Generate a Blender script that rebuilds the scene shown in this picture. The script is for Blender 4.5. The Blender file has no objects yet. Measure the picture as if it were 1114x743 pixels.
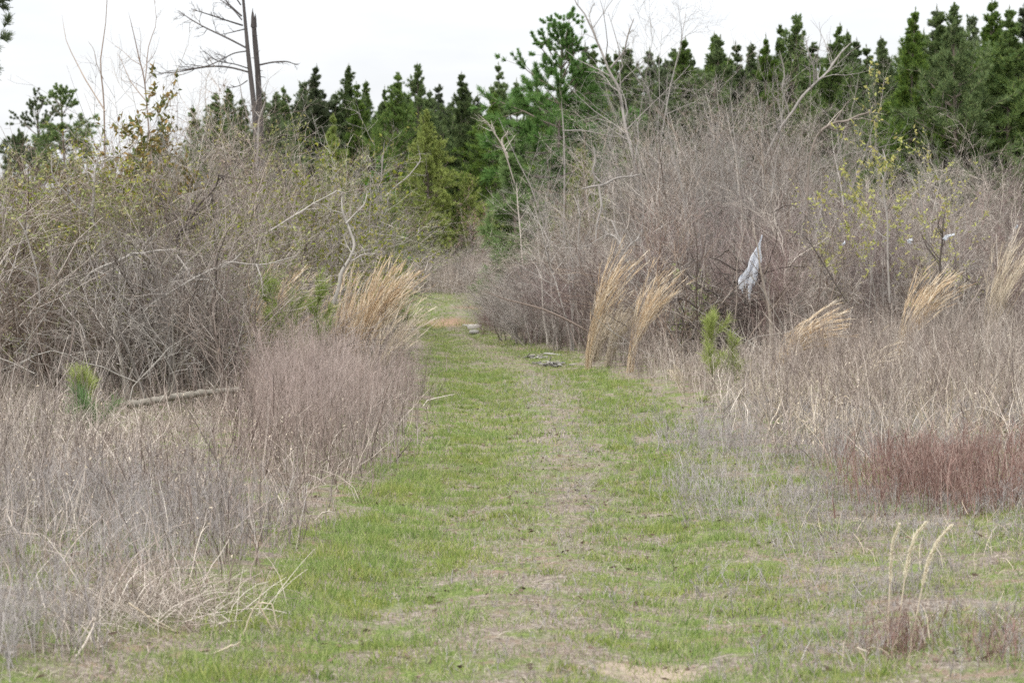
import bpy, math, random
import numpy as np

# ------------------------------------------------------------------ camera, light
S = bpy.context.scene
COL = S.collection
F, CX, CY, HOR = 2400.0, 557.0, 371.5, 272.0        # focal length, centre and horizon row, in photo pixels
CAM_H = 2.3
PITCH = math.atan((CY - HOR) / F)
cam_d = bpy.data.cameras.new('camera')
cam = bpy.data.objects.new('camera', cam_d)
COL.objects.link(cam)
cam.location = (0, 0, CAM_H)
cam.rotation_euler = (math.pi / 2 - PITCH, 0, 0)
cam_d.sensor_width = 36.0
cam_d.lens = F / 1114.0 * 36.0
cam_d.clip_start, cam_d.clip_end = 0.5, 3000
cam_d.dof.use_dof = True
cam_d.dof.focus_distance = 24.0
cam_d.dof.aperture_fstop = 3.9
S.camera = cam

SUN_EL, SUN_ROT = math.radians(52), math.radians(215)
world = bpy.data.worlds.new('World')
S.world = world
world.use_nodes = True
nt = world.node_tree
nt.nodes.clear()
out = nt.nodes.new('ShaderNodeOutputWorld')
bg = nt.nodes.new('ShaderNodeBackground')
sky = nt.nodes.new('ShaderNodeTexSky')
sky.sky_type = 'NISHITA'
sky.sun_disc = False
sky.sun_elevation = SUN_EL
sky.sun_rotation = SUN_ROT
sky.dust_density = 3.0
tc = nt.nodes.new('ShaderNodeTexCoord')
mp = nt.nodes.new('ShaderNodeMapping')
mp.inputs['Scale'].default_value = (2.0, 2.0, 9.0)
nz = nt.nodes.new('ShaderNodeTexNoise')
nz.inputs['Scale'].default_value = 2.6
nz.inputs['Detail'].default_value = 5
nz.inputs['Roughness'].default_value = 0.55
rp = nt.nodes.new('ShaderNodeValToRGB')
rp.color_ramp.elements[0].position = 0.30
rp.color_ramp.elements[0].color = (4.8, 4.9, 5.1, 1)
rp.color_ramp.elements[1].position = 0.66
rp.color_ramp.elements[1].color = (5.9, 5.95, 6.0, 1)
mx = nt.nodes.new('ShaderNodeMix')
mx.data_type = 'RGBA'
mx.inputs[0].default_value = 0.90
L_ = nt.links.new
L_(tc.outputs['Generated'], mp.inputs['Vector'])
L_(mp.outputs[0], nz.inputs['Vector'])
L_(nz.outputs['Fac'], rp.inputs['Fac'])
L_(sky.outputs[0], mx.inputs[6])
sx = nt.nodes.new('ShaderNodeSeparateXYZ')
L_(tc.outputs['Generated'], sx.inputs[0])
zr = nt.nodes.new('ShaderNodeMapRange')
zr.inputs['From Min'].default_value = 0.08
zr.inputs['From Max'].default_value = 1.0
zr.inputs['To Min'].default_value = 1.0
zr.inputs['To Max'].default_value = 3.2
L_(sx.outputs['Z'], zr.inputs['Value'])
vm_ = nt.nodes.new('ShaderNodeVectorMath')
vm_.operation = 'SCALE'
L_(rp.outputs[0], vm_.inputs[0])
L_(zr.outputs[0], vm_.inputs['Scale'])
L_(vm_.outputs[0], mx.inputs[7])
L_(mx.outputs[2], bg.inputs['Color'])
bg.inputs['Strength'].default_value = 0.085
L_(bg.outputs[0], out.inputs['Surface'])

sun_d = bpy.data.lights.new('sun', 'SUN')
sun_d.energy = 1.5
sun_d.angle = math.radians(20)
sun_d.color = (1.0, 0.965, 0.91)
sun = bpy.data.objects.new('sun', sun_d)
COL.objects.link(sun)
sun.rotation_euler = (math.pi / 2 - SUN_EL, 0, math.pi - SUN_ROT)

S.view_settings.view_transform = 'Standard'
S.view_settings.look = 'None'
S.view_settings.exposure = 1.15
S.view_settings.gamma = 1.0
S.view_settings.use_curve_mapping = False
S.cycles.max_bounces = 5
S.cycles.diffuse_bounces = 4
S.cycles.transmission_bounces = 3
S.cycles.use_denoising = False
S.cycles.sample_clamp_indirect = 6.0

# ------------------------------------------------------------------ helpers
R0 = np.random.default_rng(11)
rnd = random.Random(7)


def vnoise(x, y, sc, seed=0):
    """smooth value noise in 0..1"""
    x = np.asarray(x, float) / sc + 100.3 * seed + 1000
    y = np.asarray(y, float) / sc + 57.7 * seed + 1000
    xi, yi = np.floor(x).astype(np.int64), np.floor(y).astype(np.int64)
    fx, fy = x - xi, y - yi
    fx, fy = fx * fx * (3 - 2 * fx), fy * fy * (3 - 2 * fy)

    def h(a, b):
        n = (a * 374761393 + b * 668265263 + seed * 1442695) & 0x7fffffff
        n = ((n ^ (n >> 13)) * 1274126177) & 0x7fffffff
        return ((n ^ (n >> 16)) & 0xffff) / 65535.0
    return (h(xi, yi) * (1 - fx) + h(xi + 1, yi) * fx) * (1 - fy) + (h(xi, yi + 1) * (1 - fx) + h(xi + 1, yi + 1) * fx) * fy


def fbm(x, y, sc, seed=0):
    return 0.55 * vnoise(x, y, sc, seed) + 0.3 * vnoise(x, y, sc * 0.45, seed + 1) + 0.15 * vnoise(x, y, sc * 0.2, seed + 2)


def ray(px, py):
    a = math.cos(PITCH), math.sin(PITCH)
    u, v = (px - CX) / F, -(py - CY) / F
    return np.array([u, a[0] + v * a[1], v * a[0] - a[1]])


def P(px, py, D):
    """the world point at ground distance D seen at a photo pixel"""
    r = ray(px, py)
    return np.array([0, 0, CAM_H]) + r * (D / r[1])


def dist_of(py):
    r = ray(CX, py)
    return CAM_H / -r[2] * r[1]


def row_of(D):
    return HOR + F * CAM_H / D


def px_scale(D):
    return F / D


# track borders: photo rows -> left and right columns
_T = [(322, 450, 640), (328, 442, 590), (334, 442, 560), (342, 446, 545), (352, 455, 530), (365, 465, 532), (385, 470, 610),
      (400, 475, 650), (430, 480, 715), (460, 472, 750), (500, 448, 785), (550, 400, 820), (600, 345, 855), (650, 290, 890), (743, 170, 940)]
_TD = np.array([dist_of(t[0]) for t in _T][::-1])
_TL = np.array([(t[1] - CX) / F * dist_of(t[0]) for t in _T][::-1])
_TR = np.array([(t[2] - CX) / F * dist_of(t[0]) for t in _T][::-1])


def XL(y):
    return np.interp(y, _TD, _TL)


def XR(y):
    return np.interp(y, _TD, _TR)


def gz(x, y):
    x, y = np.asarray(x, float), np.asarray(y, float)
    out_ = np.maximum(np.maximum(XL(y) - x, x - XR(y)), 0)
    side = 0.22 * (1 - np.exp(-out_ / 2.5))
    bumps = (vnoise(x, y, 1.7, 3) - 0.5) * 0.07 + (vnoise(x, y, 0.5, 4) - 0.5) * 0.03
    far = np.clip((y - 60) / 120, 0, 1) * 0.5
    w = np.maximum(XR(y) - XL(y), .1)
    u = (x - XL(y)) / w
    ruts = .05 * np.exp(-((u - .24) / .1) ** 2) + .05 * np.exp(-((u - .74) / .1) ** 2)
    clods = (vnoise(x, y, .22, 14) - .5) * .03
    return side + bumps + clods + far - ruts


def nrm(v):
    return v / np.maximum(np.linalg.norm(v, axis=-1, keepdims=True), 1e-9)


def curves(rng, p0, d, L, K, wob=0.15, trop=0.0, side=None):
    """M wandering curves of K points"""
    M = len(p0)
    pts = np.empty((M, K, 3))
    pts[:, 0] = p0
    d = nrm(np.asarray(d, float))
    step = np.asarray(L, float).reshape(-1, 1) / (K - 1)
    tr = np.array([0, 0, 1.0]) * (np.asarray(trop, float).reshape(-1, 1) if np.ndim(trop) else trop)
    if side is not None:
        tr = tr + side
    for k in range(1, K):
        pts[:, k] = pts[:, k - 1] + d * step
        d = nrm(d + rng.normal(0, wob, (M, 3)) + tr)
    return pts


def taper(M, K, r0, r1=0.25):
    t = np.linspace(0, 1, K)[None]
    return np.broadcast_to(np.asarray(r0, float).reshape(-1, 1), (M, 1)) * (1 - t * (1 - r1))


def children_of(rng, paths, rad, n, tmin, tmax, spread, lmin, lmax, rr=0.55):
    M, K, _ = paths.shape
    idx = np.repeat(np.arange(M), n)
    t = rng.uniform(tmin, tmax, len(idx)) * (K - 1.001)
    k = t.astype(int)
    f = (t - k)[:, None]
    a, b = paths[idx, k], paths[idx, k + 1]
    p0 = a * (1 - f) + b * f
    tan = nrm(b - a)
    rv = rng.normal(0, 1, tan.shape)
    per = nrm(rv - (rv * tan).sum(-1, keepdims=True) * tan)
    ang = np.radians(rng.uniform(*spread, len(idx)))[:, None]
    d = tan * np.cos(ang) + per * np.sin(ang)
    plen = np.linalg.norm(np.diff(paths, axis=1), axis=-1).sum(1)[idx]
    L = plen * rng.uniform(lmin, lmax, len(idx)) * (1.15 - 0.6 * t / K)
    r = rad[idx, k] * rr
    return p0, d, L, r


class MB:
    """collects tubes, ribbons and quads; build() links them as ONE mesh object"""

    def __init__(self):
        self.v, self.q, self.n = [], [], 0

    def _add(self, v, q):
        self.v.append(v.reshape(-1, 3).astype(np.float32))
        self.q.append((q + self.n).reshape(-1, 4).astype(np.int32))
        self.n += v.size // 3

    def tubes(self, paths, rad, sides=3):
        M, K, _ = paths.shape
        tan = np.gradient(paths, axis=1)
        tan = nrm(tan)
        ref = np.where(np.abs(tan[:, :1, 2:3]) > 0.8, np.array([1.0, 0.13, 0]), np.array([0.1, 0.05, 1.0]))
        u = nrm(np.cross(tan, np.broadcast_to(ref, tan.shape)))
        w = np.cross(tan, u)
        a = np.arange(sides) / sides * 2 * math.pi
        v = paths[:, :, None] + (u[:, :, None] * np.cos(a)[None, None, :, None] + w[:, :, None] * np.sin(a)[None, None, :, None]) * rad[:, :, None, None]
        base = (np.arange(M) * K * sides)[:, None, None] + (np.arange(K - 1) * sides)[None, :, None]
        s = np.arange(sides)[None, None]
        s2 = (s + 1) % sides
        q = np.stack([base + s, base + s2, base + sides + s2, base + sides + s], -1)
        self._add(v, q)
        return self

    def ribbons(self, rng, paths, wid, side=None):
        M, K, _ = paths.shape
        if side is None:
            tan = paths[:, 1] - paths[:, 0]
            side = nrm(np.cross(tan, rng.normal(0, 1, (M, 3))))
        v = np.stack([paths - side[:, None] * wid[..., None] / 2, paths + side[:, None] * wid[..., None] / 2], 2)
        base = (np.arange(M) * K * 2)[:, None] + (np.arange(K - 1) * 2)[None]
        q = np.stack([base, base + 1, base + 3, base + 2], -1)
        self._add(v, q)
        return self

    def quads(self, v, q):
        self._add(np.asarray(v, float), np.asarray(q))
        return self

    def build(self, name, mat, parent=None):
        v, q = np.concatenate(self.v), np.concatenate(self.q)
        me = bpy.data.meshes.new(name)
        me.vertices.add(len(v))
        me.vertices.foreach_set('co', v.ravel())
        me.loops.add(q.size)
        me.loops.foreach_set('vertex_index', q.ravel())
        me.polygons.add(len(q))
        me.polygons.foreach_set('loop_start', np.arange(0, q.size, 4, dtype=np.int32))
        me.update(calc_edges=True)
        me.materials.append(mat)
        o = bpy.data.objects.new(name, me)
        COL.objects.link(o)
        o.parent = parent
        return o


def tag(o, label, cat, group=None, kind=None):
    if label:
        o['label'] = label
    if cat:
        o['category'] = cat
    if group:
        o['group'] = group
    if kind:
        o['kind'] = kind
    return o


def empty(name, label, cat, loc=(0, 0, 0), rz=0.0, group=None):
    o = bpy.data.objects.new(name, None)
    o.empty_display_size = 0.2
    COL.objects.link(o)
    o.location = loc
    o.rotation_euler = (0, 0, rz)
    return tag(o, label, cat, group)


def dup(root, loc, rz, scale, label, group=None, tilt=(0, 0)):
    r = root.copy()
    COL.objects.link(r)
    r.location = loc
    r.rotation_euler = (tilt[0], tilt[1], rz)
    r.scale = scale if hasattr(scale, '__len__') else (scale,) * 3
    r['label'] = label
    if group:
        r['group'] = group
    elif 'group' in r:
        del r['group']
    for ch in root.children:
        c = ch.copy()
        COL.objects.link(c)
        c.parent = r
        for g in ch.children:
            d = g.copy()
            COL.objects.link(d)
            d.parent = c
    return r


class Kind:
    """one prototype per kind; the first call places the prototype itself, later calls copy it"""

    def __init__(self, roots):
        self.roots, self.used = roots, [False] * len(roots)

    def put(self, i, x, y, h_scale, label, group=None, rz=None, wide=1.0, tilt=(0, 0), sink=0.04):
        i %= len(self.roots)
        rz = rnd.uniform(0, 6.28) if rz is None else rz
        loc = (x, y, float(gz(x, y)) - sink)
        sc = (h_scale * wide, h_scale * wide, h_scale)
        r = self.roots[i]
        if not self.used[i]:
            self.used[i] = True
            r.location, r.rotation_euler, r.scale = loc, (tilt[0], tilt[1], rz), sc
            r['label'] = label
            if group:
                r['group'] = group
            return r
        return dup(r, loc, rz, sc, label, group, tilt)

    def drop_unused(self):
        for r, u in zip(self.roots, self.used):
            if not u:
                for c in list(r.children):
                    bpy.data.objects.remove(c)
                bpy.data.objects.remove(r)


def material(name, cols, patch=None, patch_scale=0.6, trans=0.0, rough=0.85, objvar=0.0, spec=0.2, bump=None):
    """colours picked at random for each blade, leaf or twig; optional larger patches of another colour"""
    m = bpy.data.materials.new(name)
    m.use_nodes = True
    t = m.node_tree
    b = t.nodes['Principled BSDF']
    b.inputs['Roughness'].default_value = rough
    b.inputs['Specular IOR Level'].default_value = spec
    g = t.nodes.new('ShaderNodeNewGeometry')
    r = t.nodes.new('ShaderNodeValToRGB')
    el = r.color_ramp.elements
    while len(el) < len(cols):
        el.new(0.5)
    for i, c in enumerate(cols):
        el[i].position = i / max(1, len(cols) - 1)
        el[i].color = (*c, 1)
    t.links.new(g.outputs['Random Per Island'], r.inputs['Fac'])
    c = r.outputs['Color']
    if patch:
        tcn = t.nodes.new('ShaderNodeNewGeometry')
        n = t.nodes.new('ShaderNodeTexNoise')
        n.inputs['Scale'].default_value = patch_scale
        n.inputs['Detail'].default_value = 3
        t.links.new(tcn.outputs['Position'], n.inputs['Vector'])
        mr = t.nodes.new('ShaderNodeMapRange')
        mr.inputs['From Min'].default_value = 0.42
        mr.inputs['From Max'].default_value = 0.62
        t.links.new(n.outputs['Fac'], mr.inputs['Value'])
        mxn = t.nodes.new('ShaderNodeMix')
        mxn.data_type = 'RGBA'
        mxn.blend_type = 'MULTIPLY'
        mxn.inputs[7].default_value = (*patch, 1)
        t.links.new(mr.outputs[0], mxn.inputs[0])
        t.links.new(c, mxn.inputs[6])
        c = mxn.outputs[2]
    if objvar:
        oi = t.nodes.new('ShaderNodeObjectInfo')
        mr = t.nodes.new('ShaderNodeMapRange')
        mr.inputs['To Min'].default_value = 1 - objvar
        mr.inputs['To Max'].default_value = 1 + objvar
        t.links.new(oi.outputs['Random'], mr.inputs['Value'])
        hs = t.nodes.new('ShaderNodeHueSaturation')
        t.links.new(mr.outputs[0], hs.inputs['Value'])
        mr2 = t.nodes.new('ShaderNodeMapRange')
        mr2.inputs['To Min'].default_value = 0.7
        mr2.inputs['To Max'].default_value = 1.35
        fr = t.nodes.new('ShaderNodeMath')
        fr.operation = 'FRACT'
        ml = t.nodes.new('ShaderNodeMath')
        ml.operation = 'MULTIPLY'
        ml.inputs[1].default_value = 7.31
        t.links.new(oi.outputs['Random'], ml.inputs[0])
        t.links.new(ml.outputs[0], fr.inputs[0])
        t.links.new(fr.outputs[0], mr2.inputs['Value'])
        t.links.new(mr2.outputs[0], hs.inputs['Saturation'])
        t.links.new(c, hs.inputs['Color'])
        c = hs.outputs['Color']
    t.links.new(c, b.inputs['Base Color'])
    if bump:
        n = t.nodes.new('ShaderNodeTexNoise')
        n.inputs['Scale'].default_value = bump
        n.inputs['Detail'].default_value = 5
        tcn = t.nodes.new('ShaderNodeTexCoord')
        mpn = t.nodes.new('ShaderNodeMapping')
        mpn.inputs['Scale'].default_value = (1, 1, 0.25)
        t.links.new(tcn.outputs['Object'], mpn.inputs['Vector'])
        t.links.new(mpn.outputs[0], n.inputs['Vector'])
        bn = t.nodes.new('ShaderNodeBump')
        bn.inputs['Strength'].default_value = 0.7
        bn.inputs['Distance'].default_value = 0.03
        t.links.new(n.outputs['Fac'], bn.inputs['Height'])
        t.links.new(bn.outputs[0], b.inputs['Normal'])
        vm = t.nodes.new('ShaderNodeMix')
        vm.data_type = 'RGBA'
        vm.blend_type = 'MULTIPLY'
        vm.inputs[7].default_value = (0.5, 0.47, 0.45, 1)
        t.links.new(n.outputs['Fac'], vm.inputs[0])
        t.links.new(c, vm.inputs[6])
        t.links.new(vm.outputs[2], b.inputs['Base Color'])
    if trans:
        tr = t.nodes.new('ShaderNodeBsdfTranslucent')
        t.links.new(c, tr.inputs['Color'])
        ms = t.nodes.new('ShaderNodeMixShader')
        ms.inputs[0].default_value = trans
        o = t.nodes['Material Output']
        t.links.new(b.outputs[0], ms.inputs[1])
        t.links.new(tr.outputs[0], ms.inputs[2])
        t.links.new(ms.outputs[0], o.inputs['Surface'])
    return m


M = {}
M['bark_grey'] = material('bark_grey', [(0.119, 0.102, 0.089), (0.237, 0.209, 0.188), (0.356, 0.320, 0.287), (0.474, 0.434, 0.390)], objvar=0.30)
M['bark_brown'] = material('bark_brown', [(0.075, 0.055, 0.046), (0.158, 0.120, 0.100), (0.258, 0.208, 0.173), (0.382, 0.329, 0.281)], objvar=0.30)
M['bark_red'] = material('bark_red', [(0.128, 0.085, 0.081), (0.212, 0.157, 0.149), (0.323, 0.264, 0.246)], objvar=0.2)
M['bark_white'] = material('bark_white', [(0.374, 0.357, 0.327), (0.493, 0.468, 0.433)], bump=9)
M['bark_pale'] = material('bark_pale', [(0.288, 0.269, 0.250), (0.384, 0.363, 0.339)], bump=9)
M['bark_dark'] = material('bark_dark', [(0.068, 0.056, 0.050), (0.108, 0.090, 0.081)], bump=9)
M['bark_snag'] = material('bark_snag', [(0.071, 0.064, 0.061), (0.112, 0.101, 0.098)], bump=7)
M['pine_bark'] = material('pine_bark', [(.12, .095, .08), (.2, .165, .14)])
M['needle'] = material('needle', [(0.063, 0.102, 0.047), (0.099, 0.143, 0.061), (0.140, 0.192, 0.074), (0.203, 0.248, 0.095)], trans=0.3, objvar=0.3)
M['needle_bright'] = material('needle_bright', [(0.068, 0.145, 0.048), (0.118, 0.206, 0.068), (0.179, 0.276, 0.097)], trans=0.25, objvar=0.1)
M['needle_young'] = material('needle_young', [(0.200, 0.252, 0.070), (0.280, 0.334, 0.102), (0.374, 0.404, 0.150)], trans=0.3)
M['needle_lime'] = material('needle_lime', [(0.162, 0.218, 0.052), (0.228, 0.294, 0.076), (0.294, 0.342, 0.114)], trans=0.3)
M['needle_soft'] = material('needle_soft', [(0.116, 0.197, 0.069), (0.174, 0.254, 0.092), (0.231, 0.312, 0.128)], trans=0.3)
M['cedar'] = material('cedar', [(0.168, 0.221, 0.061), (0.259, 0.312, 0.083), (0.365, 0.404, 0.130)], trans=0.2)
M['leaf_olive'] = material('leaf_olive', [(0.102, 0.123, 0.033), (0.168, 0.192, 0.057), (0.237, 0.254, 0.084), (0.282, 0.248, 0.102)], trans=0.25, objvar=0.2)
M['leaf_rust'] = material('leaf_rust', [(.065, .09, .028), (.12, .13, .04), (.24, .15, .05), (.14, .15, .05)], trans=0.25)
M['leaf_dead'] = material('leaf_dead', [(.07, .05, .04), (.14, .10, .075), (.22, .17, .13)], trans=0.1)
M['leaf_yellow'] = material('leaf_yellow', [(0.273, 0.304, 0.084), (0.378, 0.378, 0.126), (0.347, 0.294, 0.116)], trans=0.3)
M['blossom'] = material('blossom', [(.24, .12, .12), (.33, .18, .18), (.28, .16, .13)], trans=0.2)
M['straw_orange'] = material('straw_orange', [(0.409, 0.279, 0.168), (0.543, 0.414, 0.267), (0.634, 0.526, 0.386), (0.697, 0.626, 0.509)], trans=0.2)
M['straw_pale'] = material('straw_pale', [(0.370, 0.304, 0.224), (0.484, 0.414, 0.317), (0.581, 0.515, 0.414)], trans=0.15)
M['plume'] = material('plume', [(0.632, 0.571, 0.438), (0.755, 0.703, 0.571)], trans=0.3)
M['weed_grey'] = material('weed_grey', [(0.104, 0.083, 0.074), (0.192, 0.162, 0.145), (0.304, 0.265, 0.237), (0.464, 0.420, 0.376)], patch=(.70, .62, .60), patch_scale=0.45)
M['weed_straw'] = material('weed_straw', [(0.178, 0.143, 0.118), (0.319, 0.269, 0.231), (0.462, 0.407, 0.350), (0.603, 0.552, 0.483)], patch=(.72, .66, .66), patch_scale=0.55)
M['weed_pink'] = material('weed_pink', [(0.229, 0.172, 0.150), (0.335, 0.265, 0.234), (0.441, 0.371, 0.331)], patch=(.85, .85, .88), patch_scale=0.7)
M['weed_red'] = material('weed_red', [(0.114, 0.063, 0.053), (0.195, 0.115, 0.098), (0.284, 0.186, 0.158), (0.372, 0.293, 0.251)], patch=(.8, .8, .8), patch_scale=.9)
M['weed_fine'] = material('weed_fine', [(0.216, 0.194, 0.190), (0.328, 0.302, 0.289), (0.449, 0.419, 0.397)], patch=(.8, .78, .78), patch_scale=.8)
M['grass_green'] = material('grass_green', [(0.086, 0.148, 0.037), (0.154, 0.229, 0.059), (0.232, 0.301, 0.091), (0.316, 0.347, 0.155)], patch=(1.10, .98, .85), patch_scale=1.3, trans=0.3)
M['grass_dry'] = material('grass_dry', [(0.197, 0.156, 0.123), (0.328, 0.279, 0.230), (0.459, 0.410, 0.344)], patch=(.72, .67, .66), patch_scale=1.1, trans=0.1)
M['wood_grey'] = material('wood_grey', [(0.216, 0.200, 0.168), (0.240, 0.224, 0.188)], bump=14)
M['plastic'] = material('plastic', [(0.662, 0.690, 0.736), (0.699, 0.718, 0.764)], trans=0.5, rough=0.45, spec=0.3)
M['white'] = material('white', [(0.337, 0.330, 0.312), (0.379, 0.373, 0.355)], rough=0.7, bump=14)
M['ash'] = material('ash', [(.06, .055, .05), (.2, .19, .175), (.42, .40, .37), (.13, .12, .11)])

# ------------------------------------------------------------------ ground and track


def ground_material():
    m = bpy.data.materials.new('earth')
    m.use_nodes = True
    t = m.node_tree
    b = t.nodes['Principled BSDF']
    b.inputs['Roughness'].default_value = 0.95
    b.inputs['Specular IOR Level'].default_value = 0.1
    g = t.nodes.new('ShaderNodeNewGeometry')

    def noise(sc, det=5, rough=0.6):
        n = t.nodes.new('ShaderNodeTexNoise')
        n.inputs['Scale'].default_value = sc
        n.inputs['Detail'].default_value = det
        n.inputs['Roughness'].default_value = rough
        t.links.new(g.outputs['Position'], n.inputs['Vector'])
        return n.outputs['Fac']

    def ramp(f, stops):
        r = t.nodes.new('ShaderNodeValToRGB')
        e = r.color_ramp.elements
        while len(e) < len(stops):
            e.new(0.5)
        for i, (p, c) in enumerate(stops):
            e[i].position = p
            e[i].color = (*c, 1)
        t.links.new(f, r.inputs['Fac'])
        return r.outputs['Color']

    def mix(f, a, c):
        k = t.nodes.new('ShaderNodeMix')
        k.data_type = 'RGBA'
        t.links.new(f, k.inputs[0])
        t.links.new(a, k.inputs[6])
        t.links.new(c, k.inputs[7])
        return k.outputs[2]
    thatch = ramp(noise(22, 8, 0.75), [(.32, (.07, .055, .042)), (.5, (.17, .14, .115)), (.66, (.34, .295, .25))])
    green = ramp(noise(30, 8, 0.75), [(.32, (.045, .06, .02)), (.5, (.11, .145, .042)), (.68, (.21, .245, .085))])
    base = mix(ramp(noise(1.6, 8, 0.75), [(.42, (0, 0, 0)), (.54, (1, 1, 1))]), green, thatch)
    soil = ramp(noise(18, 6, 0.7), [(.3, (.12, .085, .06)), (.7, (.27, .205, .155))])
    base = mix(ramp(noise(2.7, 8, 0.72), [(.55, (0, 0, 0)), (.62, (1, 1, 1))]), base, soil)
    clay = ramp(noise(9, 7, 0.7), [(.35, (.13, .078, .05)), (.5, (.24, .155, .105)), (.66, (.36, .27, .20))])
    sand = ramp(noise(14, 7, 0.7), [(.3, (.20, .155, .115)), (.6, (.33, .27, .21))])

    def blob(x, y, rx, ry, a, c, lo=.62, hi=.95):
        """a bare patch of earth with a ragged rim"""
        mpn = t.nodes.new('ShaderNodeMapping')
        mpn.vector_type = 'TEXTURE'
        mpn.inputs['Location'].default_value = (x, y, 0)
        mpn.inputs['Scale'].default_value = (rx, ry, 50)
        t.links.new(g.outputs['Position'], mpn.inputs['Vector'])
        ln = t.nodes.new('ShaderNodeVectorMath')
        ln.operation = 'LENGTH'
        t.links.new(mpn.outputs[0], ln.inputs[0])
        ad = t.nodes.new('ShaderNodeMath')
        ad.operation = 'MULTIPLY_ADD'
        ad.inputs[1].default_value = 2.4
        t.links.new(noise(4.5, 7, 0.72), ad.inputs[0])
        t.links.new(ln.outputs['Value'], ad.inputs[2])
        mr = t.nodes.new('ShaderNodeMapRange')
        mr.inputs['From Min'].default_value = lo + 1.0
        mr.inputs['From Max'].default_value = hi + 1.15
        mr.inputs['To Min'].default_value = 1
        mr.inputs['To Max'].default_value = 0
        t.links.new(ad.outputs[0], mr.inputs['Value'])
        return mix(mr.outputs[0], a, c)
    col = base
    for (px, py, wpx, dy, kind) in BARE:
        D = dist_of(py)
        col = blob((px - CX) / F * D, D, wpx / F * D, dy, col, clay if kind else sand)
    t.links.new(col, b.inputs['Base Color'])
    bn = t.nodes.new('ShaderNodeBump')
    bn.inputs['Strength'].default_value = 0.9
    bn.inputs['Distance'].default_value = 0.03
    t.links.new(noise(14, 8, 0.7), bn.inputs['Height'])
    t.links.new(bn.outputs[0], b.inputs['Normal'])
    return m


# bare patches: photo column, row, half width in pixels, half depth in metres, clay or sand
BARE = [(486, 352, 42, 5.5, 1), (520, 337, 34, 3.0, 1), (712, 724, 70, 0.4, 0)]


def bare_amount(x, y):
    a = np.zeros_like(x)
    for (px, py, wpx, dy, kind) in BARE:
        D = dist_of(py)
        d = np.hypot((x - (px - CX) / F * D) / (wpx / F * D), (y - D) / dy)
        a = np.maximum(a, np.clip(1.5 - d + (vnoise(x, y, 0.3, 9) - .5) * 0.8, 0, 1))
    return a


EARTH = ground_material()
ys = np.concatenate([[-60, -20, 0, 6, 9], np.arange(11, 30, 0.22), np.arange(30, 60, .5), np.arange(60, 130, 1.5), [140, 160, 200, 260, 340, 450, 700]])


def sheet(name, xa_fn, xb_fn, n, power):
    t = np.linspace(0, 1, n) ** power
    xa, xb = xa_fn(ys), xb_fn(ys)
    X = xa[:, None] + (xb - xa)[:, None] * t[None]
    Y = np.broadcast_to(ys[:, None], X.shape)
    v = np.stack([X, Y, gz(X, Y)], -1)
    i = np.arange((len(ys) - 1))[:, None] * n + np.arange(n - 1)[None]
    q = np.stack([i, i + 1, i + n + 1, i + n], -1)
    return v.reshape(-1, 3), q.reshape(-1, 4)


mb = MB()
mb.quads(*sheet('track', XL, XR, 40, 1.0))
track = mb.build('grass_track', EARTH)
track['kind'] = 'structure'
mb = MB()
v, q = sheet('ground', lambda y: XL(y), lambda y: np.full_like(y, -420.0), 90, 3.0)
mb.quads(v, q[:, ::-1])
mb.quads(*sheet('ground', lambda y: XR(y), lambda y: np.full_like(y, 420.0), 90, 3.0))
ground = mb.build('ground', EARTH)
ground['kind'] = 'structure'

# ------------------------------------------------------------------ pines


def needle_tufts(rng, mb, pos, dirs, n, ln, wid, a0=20, a1=75):
    """n needles spraying out of each shoot tip"""
    idx = np.repeat(np.arange(len(pos)), n)
    d = nrm(dirs)[idx]
    rv = rng.normal(0, 1, d.shape)
    per = nrm(rv - (rv * d).sum(-1, keepdims=True) * d)
    ang = np.radians(rng.uniform(a0, a1, len(idx)))[:, None]
    nd = d * np.cos(ang) + per * np.sin(ang)
    ln = np.broadcast_to(ln, (len(pos),))[idx]
    L = rng.uniform(.7, 1.15, len(idx)) * ln
    p0 = pos[idx] - d * (rng.uniform(0, .6, len(idx)) * ln)[:, None]
    pts = curves(rng, p0, nd, L, 2, 0)
    w = np.stack([np.full(len(idx), wid), np.full(len(idx), wid * .35)], -1)
    mb.ribbons(rng, pts, w)


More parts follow.
